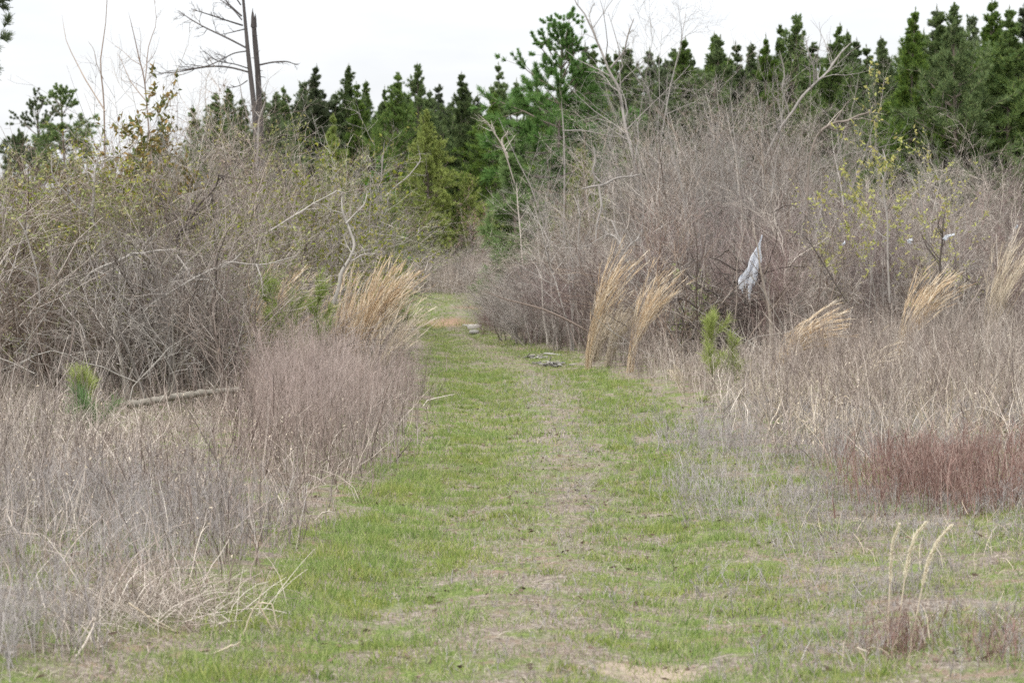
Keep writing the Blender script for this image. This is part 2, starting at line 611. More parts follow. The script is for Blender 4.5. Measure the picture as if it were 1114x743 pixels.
def make_pine(name, label, seed, h, rmax, z0, mat, n_whorl, per, needles, nl, nw, up=0.5, shape=0.85, sub=4, tuft_t=(.3, 1.0), ntuft=9, trunk_r=.12, bark='pine_bark', kind='pine tree', lean=0.02, gappy=0.0):
    rng = np.random.default_rng(seed)
    root = empty(name, label, kind)
    tb = MB()
    tr = curves(rng, np.array([[0, 0, 0.]]), np.array([[rng.normal(0, lean), rng.normal(0, lean), 1.]]), [h], 14, .012, 0.02)
    tb.tubes(tr, taper(1, 14, [trunk_r], .06), 7)
    zs = z0 + (h * .95 - z0) * np.linspace(0, 1, n_whorl) ** .92
    P0, Dd, LL, RR = [], [], [], []
    for z in zs:
        f = (z - z0) / (h - z0)
        n = per + rng.integers(-1, 2)
        if rng.random() < gappy and f < .8:
            continue
        a0 = rng.uniform(0, 6.28)
        k = z / h * 13
        i = min(int(k), 12)
        c = tr[0, i] * (1 - (k - i)) + tr[0, i + 1] * (k - i)
        for j in range(n):
            a = a0 + j * 6.28 / n + rng.normal(0, .25)
            el = np.radians(np.interp(f, [0, .5, .85, 1], [-8, 22, 50, 72]) + rng.normal(0, 9)) * (0.6 + up)
            L = rmax * ((1 - f) ** shape + 0.03) * rng.uniform(.5, 1.25) * np.interp(f, [0, .22], [.75, 1])
            P0.append(c)
            Dd.append([math.cos(a) * math.cos(el), math.sin(a) * math.cos(el), math.sin(el)])
            LL.append(L)
            RR.append(.008 + .013 * L)
    P0, Dd, LL, RR = map(np.array, (P0, Dd, LL, RR))
    br = curves(rng, P0, Dd, LL, 5, .07, .08)
    brr = taper(len(br), 5, RR, .3)
    tb.tubes(br, brr, 3)
    p, d, l, r = children_of(rng, br, brr, sub, .3, .95, (30, 65), .3, .55)
    sb = curves(rng, p, d, l, 4, .08, .12)
    tb.tubes(sb, taper(len(sb), 4, r, .4), 3)
    tb.build('trunk', M[bark], root)
    nb = MB()

    def tips(paths, n, lo, hi):
        Mn, K, _ = paths.shape
        idx = np.repeat(np.arange(Mn), n)
        t = rng.uniform(lo, hi, len(idx)) * (K - 1.001)
        k = t.astype(int)
        f = (t - k)[:, None]
        a, b = paths[idx, k], paths[idx, k + 1]
        return a * (1 - f) + b * f, nrm(b - a) + np.array([0, 0, .25])
    for paths, n in ((br, ntuft), (sb, max(2, ntuft // 2))):
        pos, dirs = tips(paths, n, *tuft_t)
        needle_tufts(rng, nb, pos, dirs, needles, nl * np.interp(pos[:, 2] / h, [.7, .95], [1, .38]), nw)
    e1 = np.concatenate([br[:, -1], sb[:, -1]])
    d1 = np.concatenate([br[:, -1] - br[:, -2], sb[:, -1] - sb[:, -2]])
    needle_tufts(rng, nb, e1, d1, needles, nl * np.interp(e1[:, 2] / h, [.7, .95], [1, .42]), nw, 5, 45)
    zt = np.linspace(h * .84, h * .985, 16)
    top = np.stack([np.interp(zt, tr[0, :, 2], tr[0, :, i]) for i in range(3)], -1)
    needle_tufts(rng, nb, top, np.tile([0, 0, 1.], (16, 1)), needles // 2 + 2, nl * np.linspace(.7, .45, 16), nw, 6, 32)
    nb.build('crown', M[mat], root)
    return root


PINES = Kind([make_pine('pine_tree', 'p', 100 + i, 10.0, [2.5, 2.9, 2.3, 3.1, 2.5, 2.4, 2.7, 2.8][i], [2.0, 1.6, 2.4, 1.4, 1.0, 2.2, 1.8, 2.6][i], 'needle', [21, 24, 19, 25, 22, 20, 23, 21][i], 5, 15, .23, .019,
                         shape=[.95, 1.15, .9, 1.05, 1.0, 1.1, .88, .85][i], sub=4, ntuft=8, lean=.03, gappy=.05, tuft_t=(.35, 1.0), up=.4 + .07 * (i % 4)) for i in range(8)])

n_pine = 0


def pine_row(pxs, tops, Ds, label, group):
    global n_pine
    for px, top, D in zip(pxs, tops, Ds):
        x = (px - CX) / F * D
        z0 = float(gz(x, D))
        h = CAM_H + (HOR - top) / F * D - z0
        PINES.put(n_pine, x, D, h / 10.0, label, group, wide=rnd.uniform(.9, 1.2))
        n_pine += 1


rr = random.Random(5)


def jit(a, s):
    return [x + rr.uniform(-s, s) for x in a]


# front rank, middle of the picture: the photograph's own tree tops
mid = [(318, 92), (338, 70), (357, 96), (377, 68), (397, 88), (420, 92), (430, 78), (449, 68), (470, 96), (496, 76), (513, 90), (530, 98), (544, 66), (557, 84)]
pine_row([m[0] for m in mid], [m[1] for m in mid], jit([124] * len(mid), 4), 'dark green pine in the even row of pointed tops beyond the bend of the track', 'pines behind the bend of the track')
midb = list(range(300, 640, 22))
pine_row(jit(midb, 8), jit([104] * len(midb), 10), jit([134] * len(midb), 4), 'dark green pine in the even row of pointed tops beyond the bend of the track', 'pines behind the bend of the track')
midc = [310, 331, 352, 368, 388, 408, 438, 459, 481, 505, 523, 540, 570, 592, 618]
pine_row(jit(midc, 5), jit([94] * len(midc), 9), jit([129] * len(midc), 3), 'dark green pine in the even row of pointed tops beyond the bend of the track', 'pines behind the bend of the track')
lft = [(207, 112), (232, 100), (246, 94), (262, 104), (290, 100), (302, 96), (160, 140), (182, 128)]
pine_row([m[0] for m in lft], [m[1] for m in lft], jit([110] * len(lft), 4), 'small dark pine top showing behind the broken snag and thicket', 'pines behind the snag')
rgt = [(640, 44), (662, 58), (690, 50), (712, 62), (735, 40), (757, 36), (788, 34), (812, 44), (828, 36), (846, 26), (858, 14), (876, 34), (898, 24), (915, 44), (928, 32), (948, 46)]
pine_row([m[0] for m in rgt], [m[1] for m in rgt], jit([88] * len(rgt), 4), 'dark green pine rising behind the tall grey leafless saplings', 'pines behind the grey saplings')
rgb = list(range(640, 960, 24))
pine_row(jit(rgb, 8), jit([56] * len(rgb), 10), jit([98] * len(rgb), 4), 'dark green pine rising behind the tall grey leafless saplings', 'pines behind the grey saplings')
rgc = [651, 676, 702, 723, 746, 768, 778, 800, 820, 837, 868, 887, 907, 922, 938, 956]
pine_row(jit(rgc, 5), jit([50] * len(rgc), 9), jit([93] * len(rgc), 3), 'dark green pine rising behind the tall grey leafless saplings', 'pines behind the grey saplings')
far = [(968, 38), (985, 8), (1008, 4), (1026, 12), (1044, 2), (1071, -4), (1090, 3), (1108, 0), (1128, -6), (960, 60), (995, 30), (1020, 36), (1050, 30), (1080, 34), (1112, 26), (1140, 10), (1160, 0)]
pine_row([m[0] for m in far], [m[1] for m in far], jit([74] * len(far), 4), 'tall dense pine in the darkest and tallest group above the reddish weeds', 'tall pines in the densest stand')
fab = list(range(975, 1180, 26))
pine_row(jit(fab, 8), jit([24] * len(fab), 14), jit([84] * len(fab), 3), 'tall dense pine in the darkest and tallest group above the reddish weeds', 'tall pines in the densest stand')
PINES.drop_unused()


def place_px(o, px, D, rz=0.0):
    x = (px - CX) / F * D
    o.location = (x, D, float(gz(x, D)) - .03)
    o.rotation_euler = (0, 0, rz)
    return o


def h_px(px, top, D):
    return CAM_H + (HOR - top) / F * D - float(gz((px - CX) / F * D, D))


# the bright pine with round needle clusters, and the light pines below it
D = 72
place_px(make_pine('pine_tree', 'bright green pine with rounded needle tufts, standing taller than the row behind', 201, h_px(600, 36, D), 2.5, 4.0, 'needle_bright', 13, 5, 46, .29, .019, up=.4, shape=.42, sub=4, tuft_t=(.55, 1.0), ntuft=5, trunk_r=.11, gappy=.0), 602, D, 1.0)
place_px(make_pine('pine_tree', 'light green soft-needled young pine at the inside of the bend', 202, h_px(562, 150, D), 1.5, .6, 'needle_soft', 15, 5, 18, .26, .018, up=.6, ntuft=7), 562, D - 2, 2.0)
place_px(make_pine('pine_tree', 'slim yellow-green pine sapling in the thicket just left of the bend', 203, h_px(430, 178, 58), .75, .6, 'needle_lime', 9, 4, 16, .2, .014, up=.7, ntuft=5, trunk_r=.05), 424, 58, 0)
place_px(make_pine('pine_tree', 'light green pine top poking over the olive thicket by the snag', 204, h_px(362, 122, 70), 1.0, 2, 'needle_lime', 11, 4, 16, .24, .016, up=.8, ntuft=6, trunk_r=.08), 360, 70, 0)
# cedars
place_px(make_pine('cedar_tree', 'yellow-green conical cedar in front of the dark pine row', 210, h_px(468, 122, 116), 2.4, .5, 'cedar', 26, 7, 15, .17, .022, up=.75, shape=.62, ntuft=9, sub=5, kind='cedar'), 466, 116, 0)
place_px(make_pine('cedar_tree', 'low dark olive cedar beside the yellow-green conical one', 211, h_px(512, 195, 117), 1.9, .3, 'cedar', 18, 6, 14, .17, .02, up=.5, shape=.5, ntuft=8, kind='cedar'), 516, 117, 0)
place_px(make_pine('cedar_tree', 'narrow brownish-green cedar among grey saplings under the leaning white trunk', 212, h_px(664, 95, 74), 1.0, .5, 'cedar', 26, 6, 14, .15, .018, up=.8, shape=.6, ntuft=7, kind='cedar'), 664, 74, 0)
place_px(make_pine('cedar_tree', 'olive cedar mostly hidden by grey twigs above the tall tan grass tuft', 213, h_px(632, 165, 70), 1.3, .4, 'cedar', 18, 6, 12, .16, .018, up=.7, shape=.55, ntuft=6, kind='cedar'), 636, 70, 0)
place_px(make_pine('cedar_tree', 'small dark cedar left of the bend, half behind pale stems', 214, h_px(408, 172, 62), 1.0, .4, 'needle_bright', 15, 6, 14, .16, .018, up=.7, shape=.55, ntuft=6, kind='cedar'), 404, 62, 0)
place_px(make_pine('cedar_tree', 'small green cedar bush at the foot of the inner bend thicket', 215, 2.6, .8, .2, 'cedar', 10, 6, 12, .14, .016, up=.7, shape=.55, ntuft=6, kind='cedar'), 556, 92, 0)

# airy round-crowned pines at the far left


def airy_pine(seed, label, px, top, D, spread, z0f):
    return place_px(make_pine('pine_tree', label, seed, h_px(px, top, D), spread, h_px(px, top, D) * z0f, 'needle', 10, 4, 26, .26, .03, up=.45, shape=.35, sub=4, tuft_t=(.6, 1.0), ntuft=6, trunk_r=.13, gappy=.15), px, D)


airy_pine(220, 'open-crowned distant pine, the taller one against the pale sky', 74, 96, 100, 1.5, .55)
airy_pine(221, 'open-crowned distant pine, the lower round one against the pale sky', 44, 116, 104, 1.9, .6)
airy_pine(222, 'scraggly low pine leaning by the two open-crowned pines', 22, 148, 108, 1.2, .6)
airy_pine(223, 'tall pine mostly outside the picture, one dark bough in the top corner', -58, -70, 60, 1.75, .62)

# ------------------------------------------------------------------ shrubs


def shrub_mesh(rng, h, nstem, spread, arch, nb, ntw, nss, wob=.10, r0=.012, droop=0.0):
    mb = MB()
    a = rng.uniform(0, 6.28, nstem)
    tilt = np.abs(rng.normal(0, spread, nstem))
    d = np.stack([np.cos(a) * np.sin(tilt), np.sin(a) * np.sin(tilt), np.cos(tilt)], -1)
    p0 = np.stack([np.cos(a), np.sin(a), np.zeros(nstem)], -1) * rng.uniform(.0, .28, nstem)[:, None]
    p0[:, 2] = -.1
    L = h * rng.uniform(.55, 1.08, nstem)
    st = curves(rng, p0, d, L, 8, wob, arch)
    sr = taper(nstem, 8, r0 * np.exp(rng.normal(-.25, .5, nstem)), .2)
    mb.tubes(st, sr, 4)
    p, d, l, r = children_of(rng, st, sr, nb, .2, .97, (16, 52), .25, .58)
    b = curves(rng, p, d, l, 5, wob * 1.1, .07 - droop)
    br = taper(len(b), 5, np.maximum(r, .0042), .35)
    mb.tubes(b, br, 3)
    p, d, l, r = children_of(rng, b, br, ntw, .15, .98, (18, 56), .32, .75)
    t = curves(rng, p, d, l, 4, wob * 1.2, .05 - droop)
    tr = taper(len(t), 4, np.maximum(r, .0030), .5)
    mb.tubes(t, tr, 3)
    s = t
    if nss:
        p, d, l, r = children_of(rng, t, tr, nss, .2, .98, (20, 60), .4, .8)
        s = curves(rng, p, d, l, 3, .2, 0)
        mb.tubes(s, taper(len(s), 3, np.maximum(r, .0022), .6), 3)
    return mb, st, b, t, s


def leaf_cards(rng, paths, n, size, lo=.2):
    mb = MB()
    Mn, K, _ = paths.shape
    idx = np.repeat(np.arange(Mn), n)
    t = rng.uniform(lo, 1, len(idx)) * (K - 1.001)
    k = t.astype(int)
    f = (t - k)[:, None]
    p = paths[idx, k] * (1 - f) + paths[idx, k + 1] * f
    d = nrm(rng.normal(0, 1, p.shape) + np.array([0, 0, .3]))
    L = size * rng.uniform(.6, 1.3, len(idx))
    c = curves(rng, p, d, L, 3, .25, -.15)
    w = L[:, None] * np.array([[.12, .48, .1]])
    mb.ribbons(rng, c, w)
    return mb


def bare(seed, mat, dead=0, **kw):
    rng = np.random.default_rng(seed)
    mb, st, b, t, s_ = shrub_mesh(rng, **kw)
    if not dead:
        return tag(mb.build('bare_shrub', M[mat]), 's', 'shrub')
    root = empty('bare_shrub', 's', 'shrub')
    mb.build('branches', M[mat], root)
    k = rng.random(len(t)) < .3
    leaf_cards(rng, t[k], dead, .045).build('dead_leaves', M['leaf_dead'], root)
    return root


GREY = Kind([
    bare(1, 'bark_grey', h=3.6, nstem=9, spread=.26, arch=.03, nb=8, ntw=4, nss=1, r0=.017),
    bare(2, 'bark_grey', dead=1, h=3.6, nstem=8, spread=.42, arch=-.03, nb=9, ntw=4, nss=1, wob=.16, r0=.018),
    bare(3, 'bark_grey', h=3.6, nstem=11, spread=.2, arch=.04, nb=8, ntw=4, nss=1, r0=.014),
    bare(4, 'bark_grey', dead=1, h=3.6, nstem=7, spread=.5, arch=-.07, nb=11, ntw=4, nss=1, wob=.18, droop=.08, r0=.018),
    bare(5, 'bark_red', h=3.6, nstem=18, spread=.2, arch=.03, nb=7, ntw=4, nss=1, r0=.011),
    bare(6, 'bark_grey', h=3.6, nstem=5, spread=.3, arch=.0, nb=12, ntw=6, nss=2, wob=.19, r0=.024),
    bare(7, 'bark_brown', dead=2, h=3.6, nstem=7, spread=.35, arch=.0, nb=8, ntw=4, nss=1, wob=.17, r0=.018),
])
BROWN = Kind([
    bare(11, 'bark_brown', dead=1, h=3.6, nstem=9, spread=.3, arch=.02, nb=8, ntw=4, nss=1, r0=.017),
    bare(12, 'bark_brown', h=3.6, nstem=8, spread=.45, arch=-.04, nb=9, ntw=4, nss=1, wob=.18, r0=.019),
    bare(13, 'bark_grey', h=3.6, nstem=7, spread=.5, arch=-.08, nb=9, ntw=4, nss=1, wob=.19, droop=.1, r0=.018),
    bare(14, 'bark_brown', dead=2, h=3.6, nstem=5, spread=.35, arch=.0, nb=12, ntw=6, nss=2, wob=.2, r0=.024),
    bare(15, 'bark_grey', h=3.6, nstem=10, spread=.3, arch=.02, nb=8, ntw=4, nss=1, r0=.014),
])


def leafy(seed, name, label, bark, leaf, size, n, cat='shrub', **kw):
    rng = np.random.default_rng(seed)
    mb, st, b, t, s = shrub_mesh(rng, **kw)
    root = empty(name, label, cat)
    mb.build('branches', M[bark], root)
    leaf_cards(rng, t, n, size).build('foliage', M[leaf], root)
    return root


LEAFY = Kind([
    leafy(21, 'leafy_shrub', 'l', 'bark_brown', 'leaf_olive', .07, 5, h=3.6, nstem=10, spread=.3, arch=0, nb=9, ntw=6, nss=2, wob=.14),
    leafy(22, 'leafy_shrub', 'l', 'bark_grey', 'leaf_olive', .065, 4, h=3.6, nstem=8, spread=.4, arch=-.02, nb=10, ntw=6, nss=2, wob=.16),
    leafy(23, 'leafy_shrub', 'l', 'bark_brown', 'leaf_olive', .075, 6, h=3.6, nstem=7, spread=.35, arch=0, nb=10, ntw=6, nss=1, wob=.14),
])

_SKL = ([-80, 0, 60, 110, 160, 215, 260, 300, 350, 385, 405, 430, 470], [165, 172, 182, 150, 150, 138, 150, 150, 160, 178, 215, 258, 285])
_SKR = ([540, 560, 590, 620, 650, 690, 740, 800, 850, 900, 950, 1000, 1060, 1114, 1200], [300, 285, 255, 215, 180, 150, 118, 108, 112, 130, 165, 178, 190, 205, 200])


def left_label(px, D):
    if px > 385:
        return 'leafless grey-brown shrub in the thicket at the left bank of the bend', 'leafless shrubs on the left bank of the bend'
    if px > 270:
        return 'leafless tangled shrub in the thicket behind the orange grass tufts', 'leafless shrubs behind the orange grass'
    if D < 42:
        return 'leafless brown twiggy shrub in the tangle behind the fallen log', 'leafless shrubs behind the fallen log'
    return 'tall leafless shrub at the back of the thicket below the snag', 'leafless shrubs at the back below the snag'


def right_label(px, D):
    if px < 660:
        return 'leafless mauve-grey shrub in the thicket at the inner corner of the bend', 'leafless shrubs at the inner corner of the bend'
    if px < 880:
        return 'leafless grey shrub in the thicket around the white plastic sheet', 'leafless shrubs around the white plastic sheet'
    return 'leafless grey-brown shrub in the thicket below the tallest pines', 'leafless shrubs below the tallest pines'


r2 = random.Random(21)
used = []


def scatter(n, pxr, Dr, ok, sky_tab, maxh, minh, chooser, labeller, gap=.55):
    c, tries = 0, 0
    while c < n and tries < n * 60:
        tries += 1
        D = r2.uniform(*Dr)
        px = r2.uniform(*pxr)
        x = (px - CX) / F * D
        if not ok(px, D, x) or any((x - u[0]) ** 2 + (D - u[1]) ** 2 < gap * gap for u in used):
            continue
        used.append((x, D))
        lim = CAM_H + (HOR - float(np.interp(px, *sky_tab))) / F * D
        h = max(minh, min(lim * r2.uniform(.55, 1.1), maxh(D) * r2.uniform(.75, 1.1)))
        lab, grp = labeller(px, D)
        k, i = chooser(px, D)
        k.put(i, x, D, h / 3.6, lab, grp, wide=min(1.5, 3.4 / h) ** .5 * r2.uniform(.95, 1.25), tilt=(r2.gauss(0, .06), r2.gauss(0, .06)))
        c += 1


def ok_left(px, D, x):
    return x < XL(D) - (1.6 if D < 40 else 1.3 if D < 60 else 1.0) - .3 and D > max(29 + max(0, (px - 330) * .09), 36.5 if px > 255 else 29)


def pick_left(px, D):
    return BROWN, r2.randrange(5)


scatter(46, (-50, 400), (29, 42), ok_left, _SKL, lambda D: 3.4, 1.4, pick_left, left_label)
scatter(62, (-60, 450), (40, 66), ok_left, _SKL, lambda D: 5.2, 1.6, pick_left, left_label)
scatter(14, (385, 470), (60, 102), ok_left, _SKL, lambda D: 4.0, 1.6, pick_left, left_label)
# beyond the far end of the visible track
scatter(26, (425, 600), (107, 114), lambda px, D, x: True, ([400, 470, 600], [262, 262, 255]), lambda D: 3.4, 1.8, lambda a, b: (GREY, r2.randrange(6)),
        lambda a, b: ('leafless pale grey shrub along the far edge where the track turns', 'leafless shrubs where the track turns'), gap=.45)


def ok_right(px, D, x):
    if D > 92:
        return False
    if x < XR(D) + (.45 if D > 48 else 1.5):
        return False
    return D > 40


# the lobe at the inner corner of the bend, then the big right-hand thicket
scatter(34, (515, 680), (50, 74), ok_right, ([510, 540, 570, 600, 680], [322, 300, 276, 250, 200]), lambda D: 3.0, .9, lambda a, b: (GREY, r2.choice([1, 3, 4, 5])), right_label, gap=.5)
scatter(46, (508, 640), (50, 68), lambda px, D, x: XR(D) - .15 < x < XR(D) + 1.3, ([508, 520, 540, 560, 600, 650], [346, 332, 304, 284, 290, 310]), lambda D: 2.3, .8, lambda a, b: (GREY, r2.choice([1, 3, 3, 4])),
        lambda px, D: ('low arching leafless shrub spilling onto the track edge at the inner corner of the bend', 'low shrubs spilling onto the track'), gap=.24)
scatter(12, (540, 590), (70, 92), lambda px, D, x: XR(D) - .1 < x < XR(D) + 2.5, ([510, 540, 570, 600], [318, 305, 285, 260]), lambda D: 2.4, .9, lambda a, b: (GREY, r2.choice([1, 3, 4, 5])), right_label, gap=.4)
scatter(58, (640, 1150), (42, 56), ok_right, _SKR, lambda D: 3.1, 1.4, lambda a, b: (GREY, r2.choice([0, 1, 2, 3, 4, 4, 5, 6])), right_label)
scatter(76, (560, 1160), (54, 72), ok_right, _SKR, lambda D: 5.2, 1.8, lambda a, b: (GREY, r2.randrange(7)), right_label)
GREY.drop_unused()
BROWN.drop_unused()

# olive-leaved shrubs, all in the left-hand thicket
scatter(16, (-20, 300), (32, 38), ok_left, _SKL, lambda D: 3.6, 2.0, lambda a, b: (LEAFY, r2.randrange(3)),
        lambda px, D: ('olive-leaved shrub in the thicket behind the fallen log', 'olive-leaved shrubs behind the log'), gap=.3)
scatter(38, (-20, 385), (35, 60), ok_left, _SKL, lambda D: 4.2, 1.8, lambda a, b: (LEAFY, r2.randrange(3)),
        lambda px, D: (('olive-leaved shrub in the thicket behind the fallen log', 'olive-leaved shrubs behind the log') if D < 42 else ('taller olive-leaved shrub at the back of the thicket', 'olive-leaved shrubs at the back')), gap=.4)
LEAFY.drop_unused()


def leafy_one(seed, name, label, bark, leaf, size, n, px, top, D, cat='shrub', **kw):
    o = leafy(seed, name, label, bark, leaf, size, n, cat, h=h_px(px, top, D), **kw)
    return place_px(o, px, D)


leafy_one(30, 'leafy_shrub', 'rust and olive leaved evergreen rising above the thicket under tall thin switches', 'bark_brown', 'leaf_rust', .11, 12, 118, 112, 38, nstem=9, spread=.16, arch=.03, nb=8, ntw=6, nss=0)
leafy_one(31, 'leafy_shrub', 'olive evergreen shrub spreading below the snag', 'bark_brown', 'leaf_olive', .075, 5, 345, 146, 48, nstem=9, spread=.24, arch=.02, nb=9, ntw=6, nss=0)
leafy_one(32, 'leafy_shrub', 'broad olive shrub just behind the base of the snag', 'bark_brown', 'leaf_olive', .075, 5, 296, 142, 52, nstem=9, spread=.22, arch=.02, nb=9, ntw=6, nss=0)
leafy_one(33, 'leafy_shrub', 'yellow-green leaved shrub beside the pale forked dead sapling', 'bark_grey', 'leaf_olive', .07, 4, 128, 186, 35, nstem=7, spread=.2, arch=.02, nb=8, ntw=5, nss=0)
leafy_one(34, 'leafy_shrub', 'green-leaved shrub over the pale arching branch', 'bark_dark', 'leaf_olive', .055, 4, 215, 205, 34, nstem=6, spread=.22, arch=.02, nb=9, ntw=5, nss=0)
leafy_one(35, 'flowering_tree', 'small tree with dull pink blossom in front of the pines at the bend', 'bark_grey', 'blossom', .06, 5, 519, 162, 113, 'tree', nstem=4, spread=.14, arch=.02, nb=9, ntw=6, nss=0)
leafy_one(36, 'leafing_sapling', 'slender sapling with yellow catkin-like leaves in upright wands', 'bark_pale', 'leaf_yellow', .075, 16, 962, 98, 43, 'sapling', nstem=5, spread=.10, arch=.05, nb=6, ntw=3, nss=0, r0=.016)
leafy_one(37, 'leafing_sapling', 'sapling with sparse yellowish leaves below the tallest pines', 'bark_grey', 'leaf_yellow', .06, 8, 1036, 148, 44, 'sapling', nstem=5, spread=.14, arch=.03, nb=7, ntw=3, nss=0, r0=.014)
leafy_one(38, 'leafing_sapling', 'low sapling just breaking into pale green leaf near the grey arching branch', 'bark_grey', 'leaf_yellow', .055, 5, 905, 205, 47, 'sapling', nstem=6, spread=.2, arch=.03, nb=7, ntw=3, nss=0)
leafy_one(39, 'leafy_shrub', 'small lime-yellow bush standing near the white plastic sheet', 'bark_grey', 'needle_lime', .06, 8, 756, 292, 46, nstem=6, spread=.12, arch=.05, nb=7, ntw=4, nss=0)

# ------------------------------------------------------------------ bare trees and single stems


def bare_tree(seed, label, px, top, D, name='bare_tree', mat='bark_grey', nstem=3, spread=.12, r0=.042, nb=11, ntw=7, nss=3, arch=.03, wob=.09, sc=1.0):
    rng = np.random.default_rng(seed)
    h = h_px(px, top, D)
    root = empty(name, label, 'bare tree')
    a = rng.uniform(0, 6.28, nstem)
    tl = np.abs(rng.normal(0, spread, nstem))
    d = np.stack([np.cos(a) * np.sin(tl), np.sin(a) * np.sin(tl), np.cos(tl)], -1)
    p0 = np.stack([np.cos(a) * .1, np.sin(a) * .1, np.full(nstem, -.1)], -1)
    st = curves(rng, p0, d, h * rng.uniform(.8, 1.05, nstem), 10, wob, arch)
    sr = taper(nstem, 10, r0 * rng.uniform(.7, 1.2, nstem), .12)
    MB().tubes(st, sr, 6).build('trunk', M[mat], root)
    mb = MB()
    p, d, l, r = children_of(rng, st, sr, nb, .25, .97, (25, 60), .2, .42)
    b = curves(rng, p, d, l, 6, .13, .04)
    br = taper(len(b), 6, np.maximum(r, .004), .3)
    mb.tubes(b, br, 4)
    p, d, l, r = children_of(rng, b, br, ntw, .2, .98, (25, 65), .3, .55)
    t = curves(rng, p, d, l, 4, .17, .02)
    tr = taper(len(t), 4, np.maximum(r, .0028), .5)
    mb.tubes(t, tr, 3)
    p, d, l, r = children_of(rng, t, tr, nss, .2, .98, (25, 65), .35, .7)
    s = curves(rng, p, d, l, 3, .17, .0)
    mb.tubes(s, taper(len(s), 3, np.maximum(r, .0022), .5), 3)
    mb.build('crown', M[mat], root)
    return place_px(root, px, D)


bt = [(700, -2, 58, 'tallest thin bare tree, its twigs crossing the sky over the grey thicket'),
      (742, 88, 60, None), (772, 82, 57, None), (800, 90, 62, None), (826, 84, 58, None), (716, 118, 55, None), (850, 70, 64, None), (880, 98, 60, None), (684, 120, 60, None), (640, 130, 62, None),
      (785, 130, 52, None), (838, 128, 52, None), (610, 120, 66, 'bare sapling standing close beside the bright green pine'), (925, 120, 58, None)]
for i, (px, top, D, lab) in enumerate(bt):
    o = bare_tree(300 + i, lab or 'tall grey leafless sapling in the clump in front of the dark pines', px, top, D, name='bare_sapling', mat=('bark_pale', 'bark_grey')[i % 2], nstem=3 + i % 3, spread=.15)
    if not lab:
        o['group'] = 'tall grey saplings in front of the pines'
for i, px in enumerate([600, 628, 655, 672, 694, 722, 757, 764, 790, 815, 835, 862, 872, 895, 912, 940, 980, 1018, 1060, 1100, 735, 751, 780, 797, 806, 822, 843, 853, 880, 888, 712, 683]):
    o = bare_tree(340 + i, 'slender grey leafless sapling poking out of the top of the right thicket', px, float(np.interp(px, *_SKR)) + rnd.uniform(-44, 14), rnd.uniform(50, 62), name='bare_sapling', mat=('bark_grey', 'bark_pale', 'bark_brown')[i % 3],
                  nstem=2 + i % 3, spread=.13, nb=8, ntw=5, nss=2, r0=.024)
    o['group'] = 'slender saplings in the right thicket'
for i, px in enumerate([20, 70, 140, 190, 225, 250, 310, 330, 372, 392]):
    o = bare_tree(370 + i, 'slender grey-brown leafless sapling poking out of the top of the left thicket', px, float(np.interp(px, *_SKL)) + rnd.uniform(-40, 8), rnd.uniform(36, 52), name='bare_sapling', mat=('bark_grey', 'bark_brown')[i % 2],
                  nstem=2 + i % 3, spread=.15, nb=8, ntw=5, nss=2, r0=.02)
    o['group'] = 'slender saplings in the left thicket'
bare_tree(330, 'bare many-stemmed tree whose pale tops stand against the sky left of the snag', 172, 66, 40, nstem=8, spread=.16, nb=9, ntw=5, nss=2, r0=.018, mat='bark_grey')
bare_tree(331, 'leafless twiggy tree with fine top shoots above the olive thicket', 150, 20, 44, nstem=4, spread=.09, nb=8, ntw=3, nss=1, r0=.02, mat='bark_brown')
bare_tree(332, 'leafless bare tree reaching up behind the small white scraps', 1000, 130, 50, nstem=3, spread=.2, nb=10, ntw=6, nss=2, r0=.025)
bare_tree(333, 'leafless grey tree at the picture edge under the tallest pines', 1085, 150, 50, nstem=3, spread=.2, nb=10, ntw=6, nss=2, r0=.025)
bare_tree(334, 'bare sapling with dark twigs standing in front of the pine row beyond the log thicket', 345, 60, 66, nstem=2, spread=.05, nb=7, ntw=3, nss=1, r0=.02)


def stems(label, name, polys, mat, cat, D, seed, twigs=5, sides=7):
    """one dead sapling or branch, drawn through points given as photo pixels at depth D (optionally a depth offset), thickness in pixels"""
    rng = np.random.default_rng(seed)
    o_xy = P(polys[0][0][0], polys[0][0][1], D)
    root_loc = np.array([o_xy[0], D, float(gz(o_xy[0], D))])
    mb = MB()
    for pl in polys:
        pts = np.array([P(p[0], p[1], D + (p[3] if len(p) > 3 else 0)) for p in pl]) - root_loc
        rad = np.array([p[2] for p in pl]) * D / F / 2 * .60
        n = max(8, 3 * len(pts))
        ti = np.linspace(0, len(pts) - 1, n)
        path = np.stack([np.interp(ti, range(len(pts)), pts[:, i]) for i in range(3)], -1)
        path[1:-1] = path[1:-1] * .5 + .25 * (path[:-2] + path[2:])
        kn = np.linspace(0, n - 1, max(4, n // 2))
        for q in range(3):
            path[:, q] += np.interp(range(n), kn, rng.normal(0, .0011 * D, len(kn))) * np.linspace(.2, 1, n)
        rr_ = np.interp(ti, range(len(pts)), rad) * (1 + rng.normal(0, .07, n))
        rr_[-1] *= .35
        path, rr_ = path[None], rr_[None]
        mb.tubes(path, rr_, sides)
        if twigs:
            p, d, l, r = children_of(rng, path, rr_, twigs * 2, .2, .98, (25, 65), .10, .34, rr=.5)
            b = curves(rng, p, d, l, 5, .18, .05)
            br = taper(len(b), 5, np.maximum(r, .003), .3)
            mb.tubes(b, br, 4)
            p, d, l, r = children_of(rng, b, br, 3, .2, .95, (30, 60), .3, .6)
            c = curves(rng, p, d, l, 4, .18, .0)
            mb.tubes(c, taper(len(c), 4, np.maximum(r, .002), .5), 3)
    o = mb.build(name, M[mat])
    o.location = root_loc
    return tag(o, label, cat)


